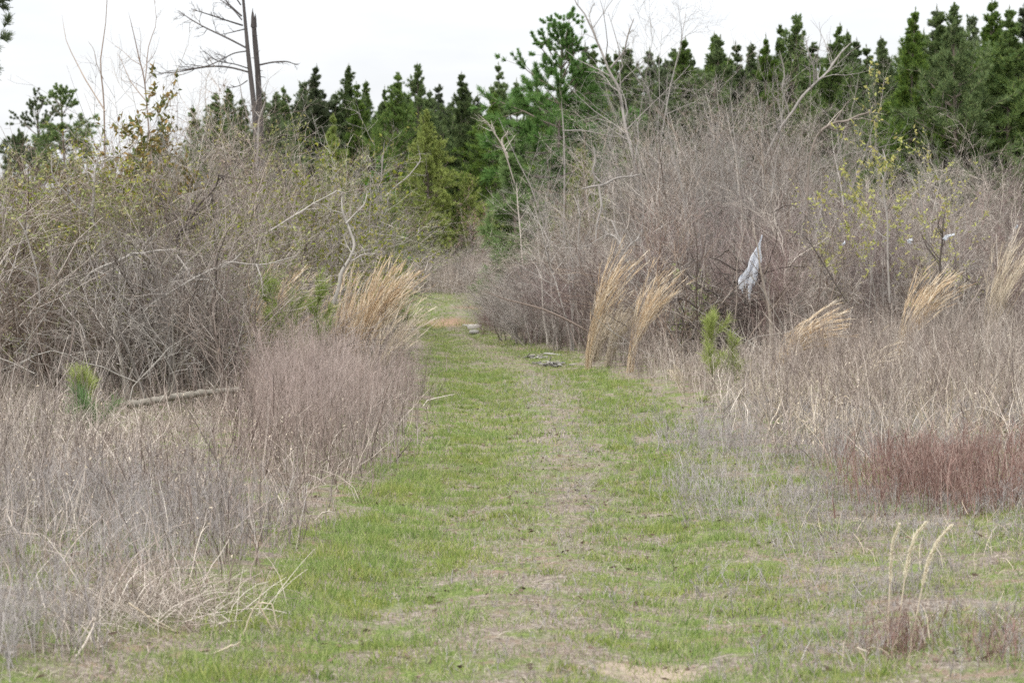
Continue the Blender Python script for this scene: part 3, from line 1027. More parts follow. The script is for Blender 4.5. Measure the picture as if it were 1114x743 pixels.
stems('pale dead sapling forked like a Y, bark peeled, rising out of the thicket', 'dead_sapling',
      [[(116, 300, 5), (112, 262, 5), (100, 236, 4.5), (101, 210, 6), (104, 178, 4.5), (105, 168, 3)], [(104, 178, 3, .1), (124, 172, 2.6, .2), (148, 157, 1.8, .3)], [(102, 236, 4), (80, 224, 3.5, -.2), (60, 196, 3, -.3), (53, 168, 2, -.4)], [(104, 178, 2), (90, 168, 1.2, .1)]], 'bark_white', 'dead sapling', 33, 1, 3)
stems('pale arching dead branch with hanging twigs, in the middle of the left thicket', 'dead_branch',
      [[(88, 306, 3), (100, 296, 4), (124, 287, 5), (140, 277, 5), (160, 273, 4), (192, 277, 3)], [(124, 287, 4), (132, 298, 3, -.2), (128, 318, 2, -.3)], [(192, 277, 3), (206, 296, 3, -.2), (215, 302, 2, -.2)]], 'bark_white', 'branch', 31, 2, 4)
stems('long pale dead branch slanting up towards the orange grass', 'dead_branch',
      [[(150, 346, 2), (172, 327, 3, .1), (205, 306, 4, .2), (228, 295, 5, .3), (250, 288, 3.5, .5), (290, 288, 2.5, .7), (318, 280, 1.5, .8)], [(238, 292, 3.5, .4), (256, 280, 3, .6), (262, 276, 2.5, .7)], [(212, 304, 3, .2), (228, 303, 2.5, .1), (243, 330, 1.5, 0)], [(278, 288, 3, .6), (284, 302, 2.5, .5), (285, 318, 1.5, .4)]], 'bark_white', 'branch', 29.5, 3, 3)
stems('dark bare sapling with a leaning fork, left of the orange grass', 'dead_sapling',
      [[(186, 420, 6), (190, 340, 5.5), (192, 276, 5), (197, 250, 5), (218, 222, 4), (240, 196, 3.5), (244, 186, 2.5)], [(197, 250, 4), (186, 226, 3, .1), (170, 200, 2, .3)], [(193, 270, 3), (180, 250, 2, .3), (176, 210, 1.5, .3)]], 'bark_dark', 'sapling', 33, 4, 6)
stems('thin whitish stem arching over the olive shrubs left of the orange grass', 'dead_branch',
      [[(270, 268, 2), (292, 252, 3), (322, 234, 3.6), (340, 220, 3), (365, 212, 2), (372, 205, 1.4)]], 'bark_white', 'branch', 36, 5, 4)
stems('smooth whitish crooked trunk standing right behind the orange grass', 'dead_sapling',
      [[(362, 330, 7), (370, 303, 7), (380, 284, 6), (384, 264, 5), (378, 248, 4), (372, 238, 4), (370, 215, 2.5)], [(376, 244, 3), (392, 228, 2.4, .2), (400, 205, 1.6, .3)], [(384, 264, 2.5), (394, 276, 2, .2), (396, 284, 1.4, .2)]], 'bark_white', 'sapling', 34, 6, 3)
stems('slim pale stem curving outward in front of the cedar at the bend', 'dead_sapling',
      [[(425, 345, 4), (420, 300, 4), (418, 255, 4), (416, 215, 3), (418, 150, 2)], [(418, 255, 3), (432, 250, 2.5, .2), (440, 242, 2, .2)], [(418, 214, 2.5), (440, 196, 2.5, .3), (456, 180, 2, .4), (459, 162, 1.4, .4)], [(418, 250, 2.4), (404, 244, 2, .2), (392, 262, 1.6, .2)]], 'bark_pale', 'sapling', 50, 7, 3)
stems('whitish leaning trunk bending up out of the grey thicket into the sky', 'leaning_tree',
      [[(705, 330, 6.5), (698, 220, 6), (688, 165, 5.5), (677, 105, 5, .3), (662, 72, 4.5, .5), (648, 44, 3.4, .8), (628, 10, 2.4, 1), (622, -4, 1.2, 1)], [(664, 74, 4, .5), (680, 55, 3, .2), (684, 20, 2, 0)], [(648, 44, 2.4, .8), (640, 20, 1.4, .8), (643, 0, 1, .8)]], 'bark_pale', 'leaning tree', 56, 8, 9)
stems('pale slanting dead trunk in front of the dark pines, above the white sheet', 'leaning_tree',
      [[(800, 300, 4.4), (820, 200, 4.4), (846, 145, 4.8), (868, 110, 4.8, .3), (886, 92, 4.2, .5), (905, 72, 4, .8), (930, 42, 2, 1)], [(886, 92, 3, .5), (882, 66, 2.4, .3), (874, 40, 1.4, .2)], [(858, 124, 3, .2), (852, 90, 2.6, 0), (848, 60, 1.5, 0)]], 'bark_pale', 'leaning tree', 55, 9, 7)
stems('grey branch arching over like a bow before the dark gap under the pines', 'arching_stem',
      [[(878, 260, 4), (880, 180, 4), (884, 158, 4.5), (894, 142, 5), (910, 131, 4.5), (930, 127, 4), (948, 122, 2.5), (952, 118, 1.5)], [(900, 138, 2.5), (914, 137, 2, .2), (924, 140, 1.3, .3)]], 'bark_grey', 'arching stem', 50, 10, 5)
stems('slim straight pale pole of a dead sapling right of the bright pine', 'dead_sapling',
      [[(612, 300, 3.6), (612, 200, 3.4), (612, 110, 2)], [(612, 142, 2.2), (640, 144, 2.4, .2), (668, 149, 2, .3), (690, 150, 1.4, .4)]], 'bark_pale', 'sapling', 57, 11, 2)
stems('grey dead limb lying across the thicket above the tall tan grass tuft', 'dead_branch',
      [[(632, 205, 2), (650, 202, 5), (672, 196, 3.6, .2), (700, 192, 2.5, .4)], [(652, 202, 4), (653, 230, 3.6, -.1), (648, 258, 2.6, -.2)], [(646, 160, 3), (648, 180, 4), (652, 202, 4)], [(628, 300, 2.4), (629, 240, 3), (626, 212, 1.5)]], 'bark_pale', 'branch', 50, 12, 4)
stems('stiff grey fallen limb fanning upward behind the tall tan grass tufts', 'dead_branch',
      [[(688, 295, 3), (676, 268, 3.4), (664, 252, 2.6, .2), (640, 262, 1.6, .3)], [(680, 276, 3), (700, 250, 2, .2)], [(676, 268, 2.4), (668, 240, 1.8, .2)]], 'bark_pale', 'branch', 45, 13, 5)
stems('trio of tall thin switches standing clear against the sky', 'bare_switches',
      [[(114, 230, 3.4), (115, 118, 3), (114, 60, 2.2), (115, -20, 1)], [(114, 122, 2.6), (96, 90, 2.4, .2), (82, 66, 1.8, .3), (64, 20, .9, .4)], [(113, 86, 1.6), (104, 64, 1.2, -.2), (95, 44, .7, -.3)]], 'bark_brown', 'switches', 42, 14, 0)
stems('bare wand with twiggy tip leaning left against the sky near the snag', 'bare_switches',
      [[(168, 200, 3), (158, 90, 2.6), (150, 60, 2), (138, 18, 1)], [(158, 90, 2), (166, 40, 1.4, .2), (170, 0, .8, .2)], [(160, 110, 2), (140, 90, 1.6, .2), (126, 60, .9, .3)]], 'bark_brown', 'switches', 43, 15, 4)
stems('bent dark twig rising over the orange-tipped curved grass', 'dead_branch', [[(922, 330, 2), (905, 305, 2.4), (890, 280, 2.4), (876, 258, 1.6), (872, 252, 1)]], 'bark_dark', 'branch', 36, 16, 3)
stems('grey upright dead stem just right of the orange tuft in the right weeds', 'dead_sapling', [[(1024, 360, 4), (1022, 290, 4), (1028, 262, 3), (1030, 225, 2)], [(1023, 290, 2.4), (1010, 270, 1.8, .2), (1000, 250, 1, .2)]], 'bark_dark', 'sapling', 40, 17, 5)
stems('slim pale forked stem below the yellow catkin-leaved sapling', 'dead_sapling', [[(968, 330, 3.6), (966, 250, 4), (962, 200, 3.6), (958, 160, 2)], [(1012, 330, 3.2, .2), (1008, 240, 3.4, .2), (1000, 190, 2, .2)]], 'bark_pale', 'sapling', 42, 18, 4)
stems('white-barked slim stems crossing at the left end of the pink blossom', 'dead_branch', [[(560, 200, 2), (548, 165, 2.6), (535, 140, 2.2), (524, 122, 1.2)], [(552, 172, 2), (545, 150, 1.6, .3), (556, 140, 1, .3)], [(572, 330, 2.4), (566, 240, 2.2), (560, 200, 2)]], 'bark_grey', 'branch', 64, 19, 6)
stems('thin pale stem at the far left edge of the thicket, leaning in', 'dead_sapling', [[(44, 330, 3), (40, 300, 3.4), (30, 262, 3), (20, 238, 2)], [(40, 300, 2.4), (26, 292, 2, .1), (8, 285, 1.2, .2)]], 'bark_pale', 'sapling', 30, 20, 4)


# the dead tree with level limbs, and the broken trunk beside it
def snag():
    D = 60
    rng = np.random.default_rng(77)
    root = empty('dead_tree', 'tall dead tree with long level bare limbs on one side', 'dead tree')
    x = P(278, 300, D)[0]
    loc = np.array([x, D, float(gz(x, D))])
    root.location = loc

    def path(pl, n=None):
        pts = np.array([P(p[0], p[1], D + (p[3] if len(p) > 3 else 0)) for p in pl]) - loc
        ti = np.linspace(0, len(pts) - 1, n or 4 * len(pts))
        q_ = np.stack([np.interp(ti, range(len(pts)), pts[:, i]) for i in range(3)], -1)
        q_[1:-1] = .5 * q_[1:-1] + .25 * (q_[:-2] + q_[2:])
        return q_[None], (np.interp(ti, range(len(pts)), [p[2] for p in pl]) * D / F / 2 * .52)[None]
    tp, tr = path([(283, 372, 14), (281, 200, 12.5), (277, 120, 11), (270, 60, 9), (266, 15, 6.5), (261, -40, 5), (258, -90, 2)])
    MB().tubes(tp, tr, 9).build('trunk', M['bark_snag'], root)
    limbs = [[(267, 52, 4), (248, 42, 4, .2), (222, 30, 3.2, .6), (205, 20, 2.6, .9), (194, 12, 1.8, 1.1)],
             [(264, 28, 4), (248, 23, 3.4, -.3), (230, 17, 2.8, -.6), (208, 10, 1.6, -.8)],
             [(263, 22, 3.2), (255, 12, 2.6, .3), (240, 0, 2, .5), (225, -6, 1.4, .8)],
             [(263, 18, 4), (250, 6, 3, 0), (238, -8, 2, .1)],
             [(266, 32, 3), (250, 36, 2, .5), (240, 38, 1.2, .8)],
             [(268, 56, 3), (254, 58, 2.8, -.3), (240, 66, 2.6, -.6), (225, 73, 2.2, -.9), (180, 78, 1.2, -1.2)],
             [(271, 79, 4), (250, 73, 4, .3), (230, 72, 4, .5), (210, 75, 3.6, .7), (192, 79, 2.6, .9), (172, 80, 1.6, 1)],
             [(271, 75, 3), (256, 70, 2.4, -.3), (236, 67, 2.2, -.5), (222, 56, 1.2, -.8)],
             [(282, 71, 4), (296, 68, 3.6, .2), (312, 67, 3, .3), (323, 71, 1.4, .4)],
             [(269, 88, 2.4), (262, 93, 2, .2), (252, 96, 1.4, .3), (238, 92, .8, .4)],
             [(262, 6, 3), (250, -12, 2.4, -.3), (232, -26, 1.6, -.5)]]
    for li, pl in enumerate(limbs):
        p_, r_ = path(pl, 14)
        mb = MB().tubes(p_, r_, 5)
        a, d, l, r = children_of(rng, p_, r_, 12 if pl[-1][0] < 230 else 5, .3, .98, (25, 60), .10, .28, rr=.5)
        b = curves(rng, a, d, l, 5, .2, .03)
        br = taper(len(b), 5, np.maximum(r, .008), .4)
        mb.tubes(b, br, 3)
        a, d, l, r = children_of(rng, b, br, 4, .3, .98, (25, 60), .3, .6)
        c = curves(rng, a, d, l, 4, .2, 0)
        mb.tubes(c, taper(len(c), 4, np.maximum(r, .004), .5), 3)
        mb.build('limb', M['bark_snag'], root)
    # broken trunk with a jagged top
    s = empty('broken_snag', 'thick broken-off dead trunk with a jagged top, close beside the tall dead tree', 'snag')
    x2 = P(281, 300, D + .5)[0]
    loc2 = np.array([x2, D + .5, float(gz(x2, D + .5))])
    s.location = loc2
    pl = [(283, 372, 15), (284, 200, 14), (283, 130, 12), (280.5, 80, 10.5), (277, 40, 10), (276, 26, 9)]
    pts = np.array([P(p[0], p[1], D + .5) for p in pl]) - loc2
    ti = np.linspace(0, len(pts) - 1, 22)
    q_ = np.stack([np.interp(ti, range(len(pts)), pts[:, i]) for i in range(3)], -1)[None]
    r_ = (np.interp(ti, range(len(pts)), [p[2] for p in pl]) * D / F / 2)[None]
    r_ = r_ * .58 * (1 + rng.normal(0, .06, r_.shape))
    mb = MB().tubes(q_, r_, 10)
    for k in range(7):
        a = k / 7 * 6.28
        b0 = q_[0, -1] + np.array([math.cos(a), math.sin(a), 0]) * r_[0, -1] * .62
        hh = [.28, .12, .2, .42, .1, .3, .16][k]
        mb.tubes(np.stack([b0 - [0, 0, .1], b0 + [0, 0, hh * .5], b0 + [.01, 0, hh]])[None], np.array([[.05, .035, .004]]), 5)
    mb.build('trunk', M['bark_snag'], s)
    a, d, l, r = children_of(rng, q_, r_, 12, .55, .98, (50, 95), .015, .05, rr=.25)
    b = curves(rng, a, d, l, 4, .15, .0)
    MB().tubes(b, taper(len(b), 4, np.full(len(b), .016), .3), 4).build('branch_stubs', M['bark_snag'], s)


snag()
stems('forked pale sapling standing in front of the dead tree base', 'dead_sapling', [[(282, 330, 4), (281, 200, 4), (281, 150, 4), (283, 118, 3), (286, 95, 1.4)], [(281, 150, 3), (274, 135, 2, .1), (262, 100, 1.4, .2), (255, 84, .8, .2)], [(282, 128, 2), (276, 118, 1.4, .1), (272, 110, .8, .1)]], 'bark_pale', 'sapling', 50, 30, 3)

# ------------------------------------------------------------------ log, sheet, litter


def log():
    rng = np.random.default_rng(5)
    a, b = P(136, 441, 27.4), P(266, 419, 28.8)
    n = 30
    t = np.linspace(0, 1, n)[:, None]
    path = (a + (b - a) * t) + np.array([0, 0, .03]) * np.sin(t * 3.1) + rng.normal(0, .007, (n, 3))
    org = (a + b) / 2
    r = .066 * (1 + rng.normal(0, .12, n)) * np.linspace(1.1, .75, n)
    r[0] = r[-1] = .012
    path[0], path[-1] = path[1] + (path[0] - path[1]) * .3, path[-2] + (path[-1] - path[-2]) * .3
    mb = MB().tubes((path - org)[None], r[None], 10)
    for f, l in ((.35, .22), (.7, .16)):
        k = int(f * n)
        c = path[k] - org
        mb.tubes(np.stack([c, c + [.04, -.05, l * .6], c + [.06, -.07, l]])[None], np.array([[.025, .02, .008]]), 6)
    o = mb.build('fallen_log', M['wood_grey'])
    o.location = org - np.array([0, 0, .025])
    o.scale = (1, 1, .72)
    tag(o, 'weathered grey log lying aslant among the dead weeds', 'log')


log()


def plastic_sheet():
    rng = np.random.default_rng(8)
    D = 42.3
    top, bot = P(829, 256, D), P(814, 312, D)
    n, mcols = 26, 40
    V = np.zeros((n, mcols, 3))
    org = top
    ph = rng.uniform(0, 6.28, 6)
    for i in range(n):
        t = i / (n - 1)
        c = top + (bot - top) * t
        wpx = np.interp(t, [0, .12, .28, .5, .75, 1], [1.2, 1.8, 5, 11, 15, 16])
        hw = wpx / 2 * D / F
        for j in range(mcols):
            a = j / (mcols - 1) * 2 - 1
            fold = sum(math.sin(a * (5 + 3.7 * k) + ph[k] + t * 1.5) / (1 + k * .6) for k in range(5))
            end = (.16 * math.sin(a * 5 + 1) + .14 * math.sin(a * 17 + 2) + .08 * math.sin(a * 41)) * max(0, t - .45) / .55
            V[i, j] = c + np.array([a * hw * (1 + .25 * math.sin(t * 11 + a * 3)) + .02 * fold * t, .16 * math.cos(a * 1.5) * -hw + .05 * fold * (t ** .8), -end + .015 * math.sin(a * 14 + t * 9)]) - org
    i = np.arange(n - 1)[:, None] * mcols + np.arange(mcols - 1)[None]
    q_ = np.stack([i, i + 1, i + mcols + 1, i + mcols], -1)
    o = MB().quads(V, q_).build('plastic_sheet', M['plastic'])
    o.location = org
    tag(o, 'torn white plastic sheet hanging snagged in the grey thicket', 'plastic sheet')


plastic_sheet()


def scrap(label, px, py, D, w, h, seed):
    rng = np.random.default_rng(seed)
    n = 7
    g = np.linspace(-1, 1, n)
    V = np.zeros((n, n, 3))
    for i in range(n):
        for j in range(n):
            V[i, j] = (g[j] * w / 2 * (1 - .3 * g[i] ** 2), .03 * rng.normal() + .05 * g[i] * g[j], g[i] * h / 2 * (1 - .4 * g[j] ** 2) + g[j] * w * .25 + .01 * rng.normal())
    i = np.arange(n - 1)[:, None] * n + np.arange(n - 1)[None]
    q_ = np.stack([i, i + 1, i + n + 1, i + n], -1)
    o = MB().quads(V, q_).build('plastic_scrap', M['plastic'])
    o.location = P(px, py, D)
    o.rotation_euler = (rng.normal(0, .3), rng.normal(0, .3), rng.normal(0, .5))
    tag(o, label, 'plastic scrap')


scrap('larger white plastic scrap caught on twigs right of the orange tuft', 1032, 257, 39.6, .20, .07, 1)
scrap('small white plastic scrap caught on twigs above the orange tuft', 990, 262, 40, .08, .06, 2)
scrap('tiny white scrap on twigs near the picture edge above the tan plume', 1106, 247, 41, .05, .05, 3)
scrap('tiny white scrap in the thicket above the curved orange grass', 918, 265, 41, .06, .05, 4)
scrap('pale torn scrap among the grey weeds below the pink-grey weed bank', 331, 453, 26, .07, .05, 5)
scrap('pale torn scrap on weeds right of the fallen log', 288, 410, 29, .10, .04, 6)


def lump(name, label, cat, px, py, D, sx, sy, sz, mat, seed, rz=0.0):
    """an irregular broken block lying on the ground"""
    rng = np.random.default_rng(seed)
    nu, nv = 14, 9
    V = np.zeros((nv, nu, 3))
    for i in range(nv):
        th = math.pi * (i / (nv - 1) - .5)
        for j in range(nu):
            a = j / nu * 2 * math.pi
            c = np.array([math.cos(th) * math.cos(a), math.cos(th) * math.sin(a), math.sin(th)])
            c = np.sign(c) * np.abs(c) ** .55
            V[i, j] = c * np.array([sx, sy, sz]) / 2 * (1 + rng.normal(0, .05))
    V[0] = V[0].mean(0)
    V[-1] = V[-1].mean(0)
    i = np.arange(nv - 1)[:, None] * nu + np.arange(nu)[None]
    k = np.arange(nv - 1)[:, None] * nu + (np.arange(nu)[None] + 1) % nu
    q_ = np.stack([i, k, k + nu, i + nu], -1)
    o = MB().quads(V, q_).build(name, M[mat])
    x = (px - CX) / F * D
    o.location = (x, D, float(gz(x, D)) + sz * .42)
    o.rotation_euler = (rng.normal(0, .1), rng.normal(0, .1), rz)
    return tag(o, label, cat)


lump('concrete_chunk', 'pale broken slab lying at the edge of the track where it bends', 'broken slab', 516, 362, dist_of(363), .30, .2, .12, 'white', 1, .3)
lump('tyre_scrap', 'dark scrap lying against the pale broken slab at the bend', 'dark scrap', 516, 359, dist_of(358), .4, .25, .18, 'ash', 2, .1)
lump('concrete_chunk', 'smaller pale crumbled piece behind the broken slab', 'broken slab', 507, 354, dist_of(355), .18, .22, .08, 'white', 3, .9)
lump('board', 'pale flat weathered board lying in the green grass by the thicket', 'board', 603, 386, dist_of(386), .5, .12, .04, 'white', 4, -.35)


def heap(label, px, py, w, seed):
    rng = np.random.default_rng(seed)
    D = dist_of(py)
    n = 60
    p0 = np.stack([rng.normal(0, w / 2.6, n), rng.normal(0, w / 2.6, n), np.abs(rng.normal(.03, .03, n))], -1)
    d = rng.normal(0, 1, (n, 3)) * [1, 1, .25]
    c = curves(rng, p0, d, rng.uniform(.05, .22, n), 3, .15)
    o = MB().tubes(c, taper(n, 3, rng.uniform(.008, .022, n), .6), 5).build('debris_heap', M['ash'])
    x = (px - CX) / F * D
    o.location = (x, D, float(gz(x, D)) + .01)
    tag(o, label, 'debris heap')


heap('low heap of grey charred bits left of the pale board', 582, 389, .34, 1)
heap('low heap of dark charred sticks in front of the pale board', 601, 396, .36, 2)


def brush_pile():
    rng = np.random.default_rng(12)
    D = 43
    x = (800 - CX) / F * D
    n = 420
    p0 = np.stack([rng.normal(0, .42, n), rng.normal(0, .3, n), np.abs(rng.normal(.1, .55, n))], -1)
    d = rng.normal(0, 1, (n, 3)) * [1, 1, .5]
    c = curves(rng, p0, d, rng.uniform(.3, 1.1, n), 5, .2, -.03)
    o = MB().tubes(c, taper(n, 5, rng.uniform(.004, .02, n), .4), 4).build('brush_pile', M['bark_dark'])
    o.location = (x, D, float(gz(x, D)))
    o.scale = (1, 1, 1.35)
    tag(o, 'dark brush pile under the hanging white plastic sheet', 'brush pile')


brush_pile()

# ------------------------------------------------------------------ broomsedge tufts, small pines, stalks


def tuft(seed, label, px, top, base_row, D, lean, n, mat, spread=.10, base=.05, name='grass_tuft', arch=.12, group=None):
    """a clump of tall dry grass: culms arching over, fluffy seed heads on their upper half"""
    rng = np.random.default_rng(seed)
    root = empty(name, label, 'grass tuft', group=group)
    h = h_px(px, top, D) * 1.06
    p0 = np.stack([rng.normal(0, base, n), rng.normal(0, base, n), np.full(n, -.03)], -1)
    d = np.stack([rng.normal(lean * .22, spread, n), rng.normal(0, spread, n), np.ones(n)], -1)
    L = h * rng.uniform(.72, 1.08, n)
    side = np.stack([np.full(n, arch), np.full(n, 0), np.full(n, -arch * .25)], -1) * rng.uniform(.6, 1.35, (n, 1)) * (1 if lean > 0 else -1)
    c = curves(rng, p0, d, L, 8, .05, -.01, side)
    MB().tubes(c, taper(n, 8, rng.uniform(.0035, .0065, n), .4), 3).build('stems', M[mat], root)
    a, d, l, r = children_of(rng, c, taper(n, 8, np.full(n, .003)), 12, .5, .99, (4, 15), .10, .20)
    b = curves(rng, a, d, l, 4, .06, -.04)
    MB().ribbons(rng, b, taper(len(b), 4, np.full(len(b), .010), .3)).build('leaves', M[mat], root)
    return place_px(root, px, D)


OR = 'straw_orange'
tuft(1, 'big orange grass tuft leaning over, the brightest by the left edge of the track', 384, 287, 400, 34, .5, 120, OR, arch=.085, spread=.05)
tuft(2, 'orange grass tuft just left of the brightest one, arching', 362, 300, 400, 34.5, .45, 44, OR, arch=.08, spread=.06)
tuft(3, 'paler thin orange tuft at the left end of the row of tufts', 346, 312, 400, 35, .4, 26, OR, arch=.08, spread=.07)
tuft(4, 'low straw tuft drooping onto the track side of the brightest orange tuft', 404, 324, 390, 33, .5, 36, 'straw_pale', arch=.11)
tuft(5, 'faded orange grass behind the long pale dead branch', 262, 284, 400, 32.5, .5, 40, OR, arch=.10)
tuft(6, 'second faded orange tuft tangled with yellow-green pine sprigs', 282, 290, 400, 33.5, .6, 30, OR, arch=.11)
tuft(7, 'tall narrow tan grass tuft at the corner of the thicket, upright', 641, 272, 380, 42.5, .24, 40, OR, spread=.03, base=.035, arch=.085)
tuft(8, 'tall pale tan grass tuft bending over, behind the track corner', 686, 290, 385, 41, .24, 38, OR, spread=.03, base=.035, arch=.105)
tuft(9, 'short straw-coloured grass tuft at the very edge of the track corner', 648, 334, 392, 45, .25, 50, 'straw_pale', spread=.09)
tuft(10, 'loose straw tuft between the two tall tan ones', 662, 318, 392, 43.5, .3, 40, 'straw_pale', spread=.12)
tuft(11, 'orange grass tuft arching far over like a comb in the right thicket', 842, 308, 390, 36, .7, 64, OR, spread=.07, arch=.26)
tuft(12, 'tall orange grass tuft bending at the top in the right-hand weeds', 976, 286, 400, 37, .4, 56, OR, spread=.05, arch=.115)
tuft(13, 'thin buff plume grass near the right picture edge', 1072, 258, 400, 39, .25, 40, 'straw_pale', spread=.06, arch=.08)
tuft(14, 'sparse straw blades curling over in the pale weeds above the reddish ones', 925, 352, 440, 31, .6, 12, 'straw_pale', spread=.1, arch=.2)
tuft(15, 'low pale straw tuft at the front of the right weed bank', 898, 425, 470, 28, .2, 34, 'straw_pale', spread=.3, arch=.1)
tuft(16, 'splayed pale straw tuft beside the little green pine', 742, 395, 440, 35, -.2, 20, 'straw_pale', spread=.2, arch=.1)


def small_pine(seed, label, px, top, D, mat='needle_young', r=.34, n=11, nl=.17):
    """a pine seedling: leader and upswept shoots clothed in long soft needles"""
    rng = np.random.default_rng(seed)
    h = h_px(px, top, D) - nl * .6
    root = empty('pine_sapling', label, 'pine sapling')
    ld = curves(rng, np.array([[0, 0, -.02]]), np.array([[rng.normal(0, .05), 0, 1.]]), [h], 8, .03, .03)
    p, d, l, rr_ = children_of(rng, ld, np.full((1, 8), .009), n, .12, .85, (35, 65), .25, .45, rr=.6)
    l = r * rng.uniform(.6, 1.3, n)
    sh = curves(rng, p, d, l, 6, .06, .16)
    tb = MB().tubes(ld, taper(1, 8, [.012], .3), 5)
    tb.tubes(sh, taper(n, 6, np.full(n, .006), .4), 4)
    tb.build('trunk', M['pine_bark'], root)
    nb = MB()
    for c, m, lo in ((ld, 22, .25), (sh, 9, .3)):
        Mn, K, _ = c.shape
        idx = np.repeat(np.arange(Mn), m)
        t = np.tile(np.linspace(lo, 1, m), Mn) * (K - 1.001)
        k = t.astype(int)
        f = (t - k)[:, None]
        needle_tufts(rng, nb, c[idx, k] * (1 - f) + c[idx, k + 1] * f, c[idx, k + 1] - c[idx, k], 12, nl, .0065, 15, 55)
    nb.build('crown', M[mat], root)
    return place_px(root, px, D)


small_pine(401, 'knee-high bright green pine seedling at the right border of the track', 776, 332, 35)
small_pine(402, 'lower twin pine seedling touching the bright one on the right border', 798, 352, 35.4, r=.25, n=6)
small_pine(403, 'bright green pine seedling in the dead weeds left of the log', 86, 388, 27, r=.22)
small_pine(404, 'dull green pine seedling spreading in weeds in front of the log end', 98, 428, 25.5, r=.34, n=6, mat='needle_bright')
small_pine(405, 'yellow-green pine sprig in front of the crooked whitish trunk', 341, 286, 31.6, mat='needle_lime', r=.32, n=10)
small_pine(406, 'olive-green pine sprig left of the yellow-green one', 314, 304, 31.8, mat='needle_lime', r=.45, n=10)
small_pine(407, 'yellowish pine sprig poking out of the faded orange grass', 287, 270, 32, mat='needle_lime', r=.25)
small_pine(408, 'tiny pine seedling in the grass edge below the twin seedlings', 764, 430, 33, r=.12, n=4, nl=.09)


def stalk(label, pts, seed):
    """a single bleached stalk with a feathery plume"""
    rng = np.random.default_rng(seed)
    D = 12.6
    w = np.array([P(p[0], p[1], D) for p in pts])
    org = w[0].copy()
    root = empty('grass_stalk', label, 'grass stalk', loc=org)
    ti = np.linspace(0, len(w) - 1, 18)
    path = np.stack([np.interp(ti, range(len(w)), w[:, i]) for i in range(3)], -1) - org
    path[1:-1] = .5 * path[1:-1] + .25 * (path[:-2] + path[2:])
    MB().tubes(path[None], np.linspace(.005, .003, 18)[None], 6).build('stem', M['straw_pale'], root)
    a, d, l, r = children_of(rng, path[None], np.full((1, 18), .003), 1600, .4, .995, (4, 22), .025, .065)
    b = curves(rng, a, d, l, 3, .05, .0)
    MB().ribbons(rng, b, taper(len(b), 3, np.full(len(b), .008), .4)).build('plume', M['plume'], root)


stalk('bleached plume stalk, leftmost of the three in the foreground grass', [(966, 705), (967, 660), (969, 620), (971, 590), (978, 572)], 1)
stalk('bleached plume stalk, middle one of the three in the foreground grass', [(974, 712), (979, 670), (984, 630), (990, 600), (996, 582), (1006, 570)], 2)
stalk('bleached plume stalk, the longest and most bent of three in the foreground grass', [(988, 718), (996, 675), (1003, 640), (1010, 610), (1020, 588), (1034, 573)], 3)


def broken_stalks(label, pls, D, seed):
    rng = np.random.default_rng(seed)
    mb = MB()
    org = P(*pls[0][0], D)
    for pl in pls:
        w = np.array([P(p[0], p[1], D) for p in pl]) - org
        ti = np.linspace(0, len(w) - 1, 4 * len(w))
        path = np.stack([np.interp(ti, range(len(w)), w[:, i]) for i in range(3)], -1)
        path += rng.normal(0, .002, path.shape)
        mb.tubes(path[None], np.linspace(.0058, .0032, len(ti)) * (1 + rng.normal(0, .12, len(ti)))[None], 5)
    o = mb.build('broken_stalk', M['straw_pale'])
    o.location = org
    tag(o, label, 'broken stalk')


broken_stalks('broken straw stalk folded into an A shape on the green grass', [[(264, 694), (271, 672), (280, 656), (288, 638)], [(281, 658), (291, 674), (302, 694)], [(281, 656), (296, 656), (302, 682)]], 13.0, 1)
broken_stalks('straw stalk lying flat from the foot of the folded stalk', [[(214, 719), (238, 708), (261, 699), (262, 690)]], 12.5, 2)
broken_stalks('long straw stalk lying across the matted heap', [[(66, 680), (110, 684), (155, 693), (222, 700)]], 12.9, 3)
broken_stalks('pair of straw stalks leaning out of the matted heap', [[(140, 656), (165, 672), (195, 688), (215, 694)], [(148, 660), (170, 680), (205, 690)]], 13.1, 4)
broken_stalks('thick pale straw stalk leaning at the edge of the weeds above the folded one', [[(205, 625), (218, 645), (235, 670)]], 13.9, 5)
broken_stalks('short pale broken stalk lying at the foot of the bleached plumes', [[(932, 704), (938, 712), (950, 730)], [(932, 704), (946, 710)]], 12.1, 6)

# ------------------------------------------------------------------ weeds and grass (nobody could count these)
RG = np.random.default_rng(99)


def points(n, x0, x1, y0, y1, dens):
    """scatter n candidate points in view, keep by density"""
    y = RG.uniform(y0, y1, n)
    x = RG.uniform(0, 1, n) * (x1 - x0) + x0
    k = np.abs(x) < y * (557 + 90) / F + .3
    x, y = x[k], y[k]
    k = RG.uniform(0, 1, len(x)) < dens(x, y)
    return x[k], y[k]


def pxof(x, y):
    return x / y * F + CX


# how high the dead weeds stand from place to place, as rows of the photograph
_WL = ([-60, 0, 60, 130, 200, 240, 275, 305, 340, 370, 400, 440, 470], [425, 432, 440, 458, 458, 432, 400, 378, 364, 374, 392, 394, 408])
_WR = ([560, 640, 700, 760, 800, 850, 900, 950, 1000, 1060, 1160], [385, 366, 352, 398, 392, 372, 352, 345, 340, 330, 325])


def cap(x, y, tab, lo=.25):
    row = np.interp(pxof(x, y), *tab) + RG.normal(0, 15, len(x)) - 50 * (RG.random(len(x)) < .09) + 50 * (fbm(x, y, 1.1, 66) - .5)
    lo = np.where((pxof(x, y) > 118) & (pxof(x, y) < 285) & (y > 23), .16, lo)
    return np.maximum(CAM_H + (HOR - row) / F * y - gz(x, y), lo * RG.uniform(.7, 1.2, len(x)))


def track_u(x, y):
    return (x - XL(y)) / np.maximum(XR(y) - XL(y), .1)


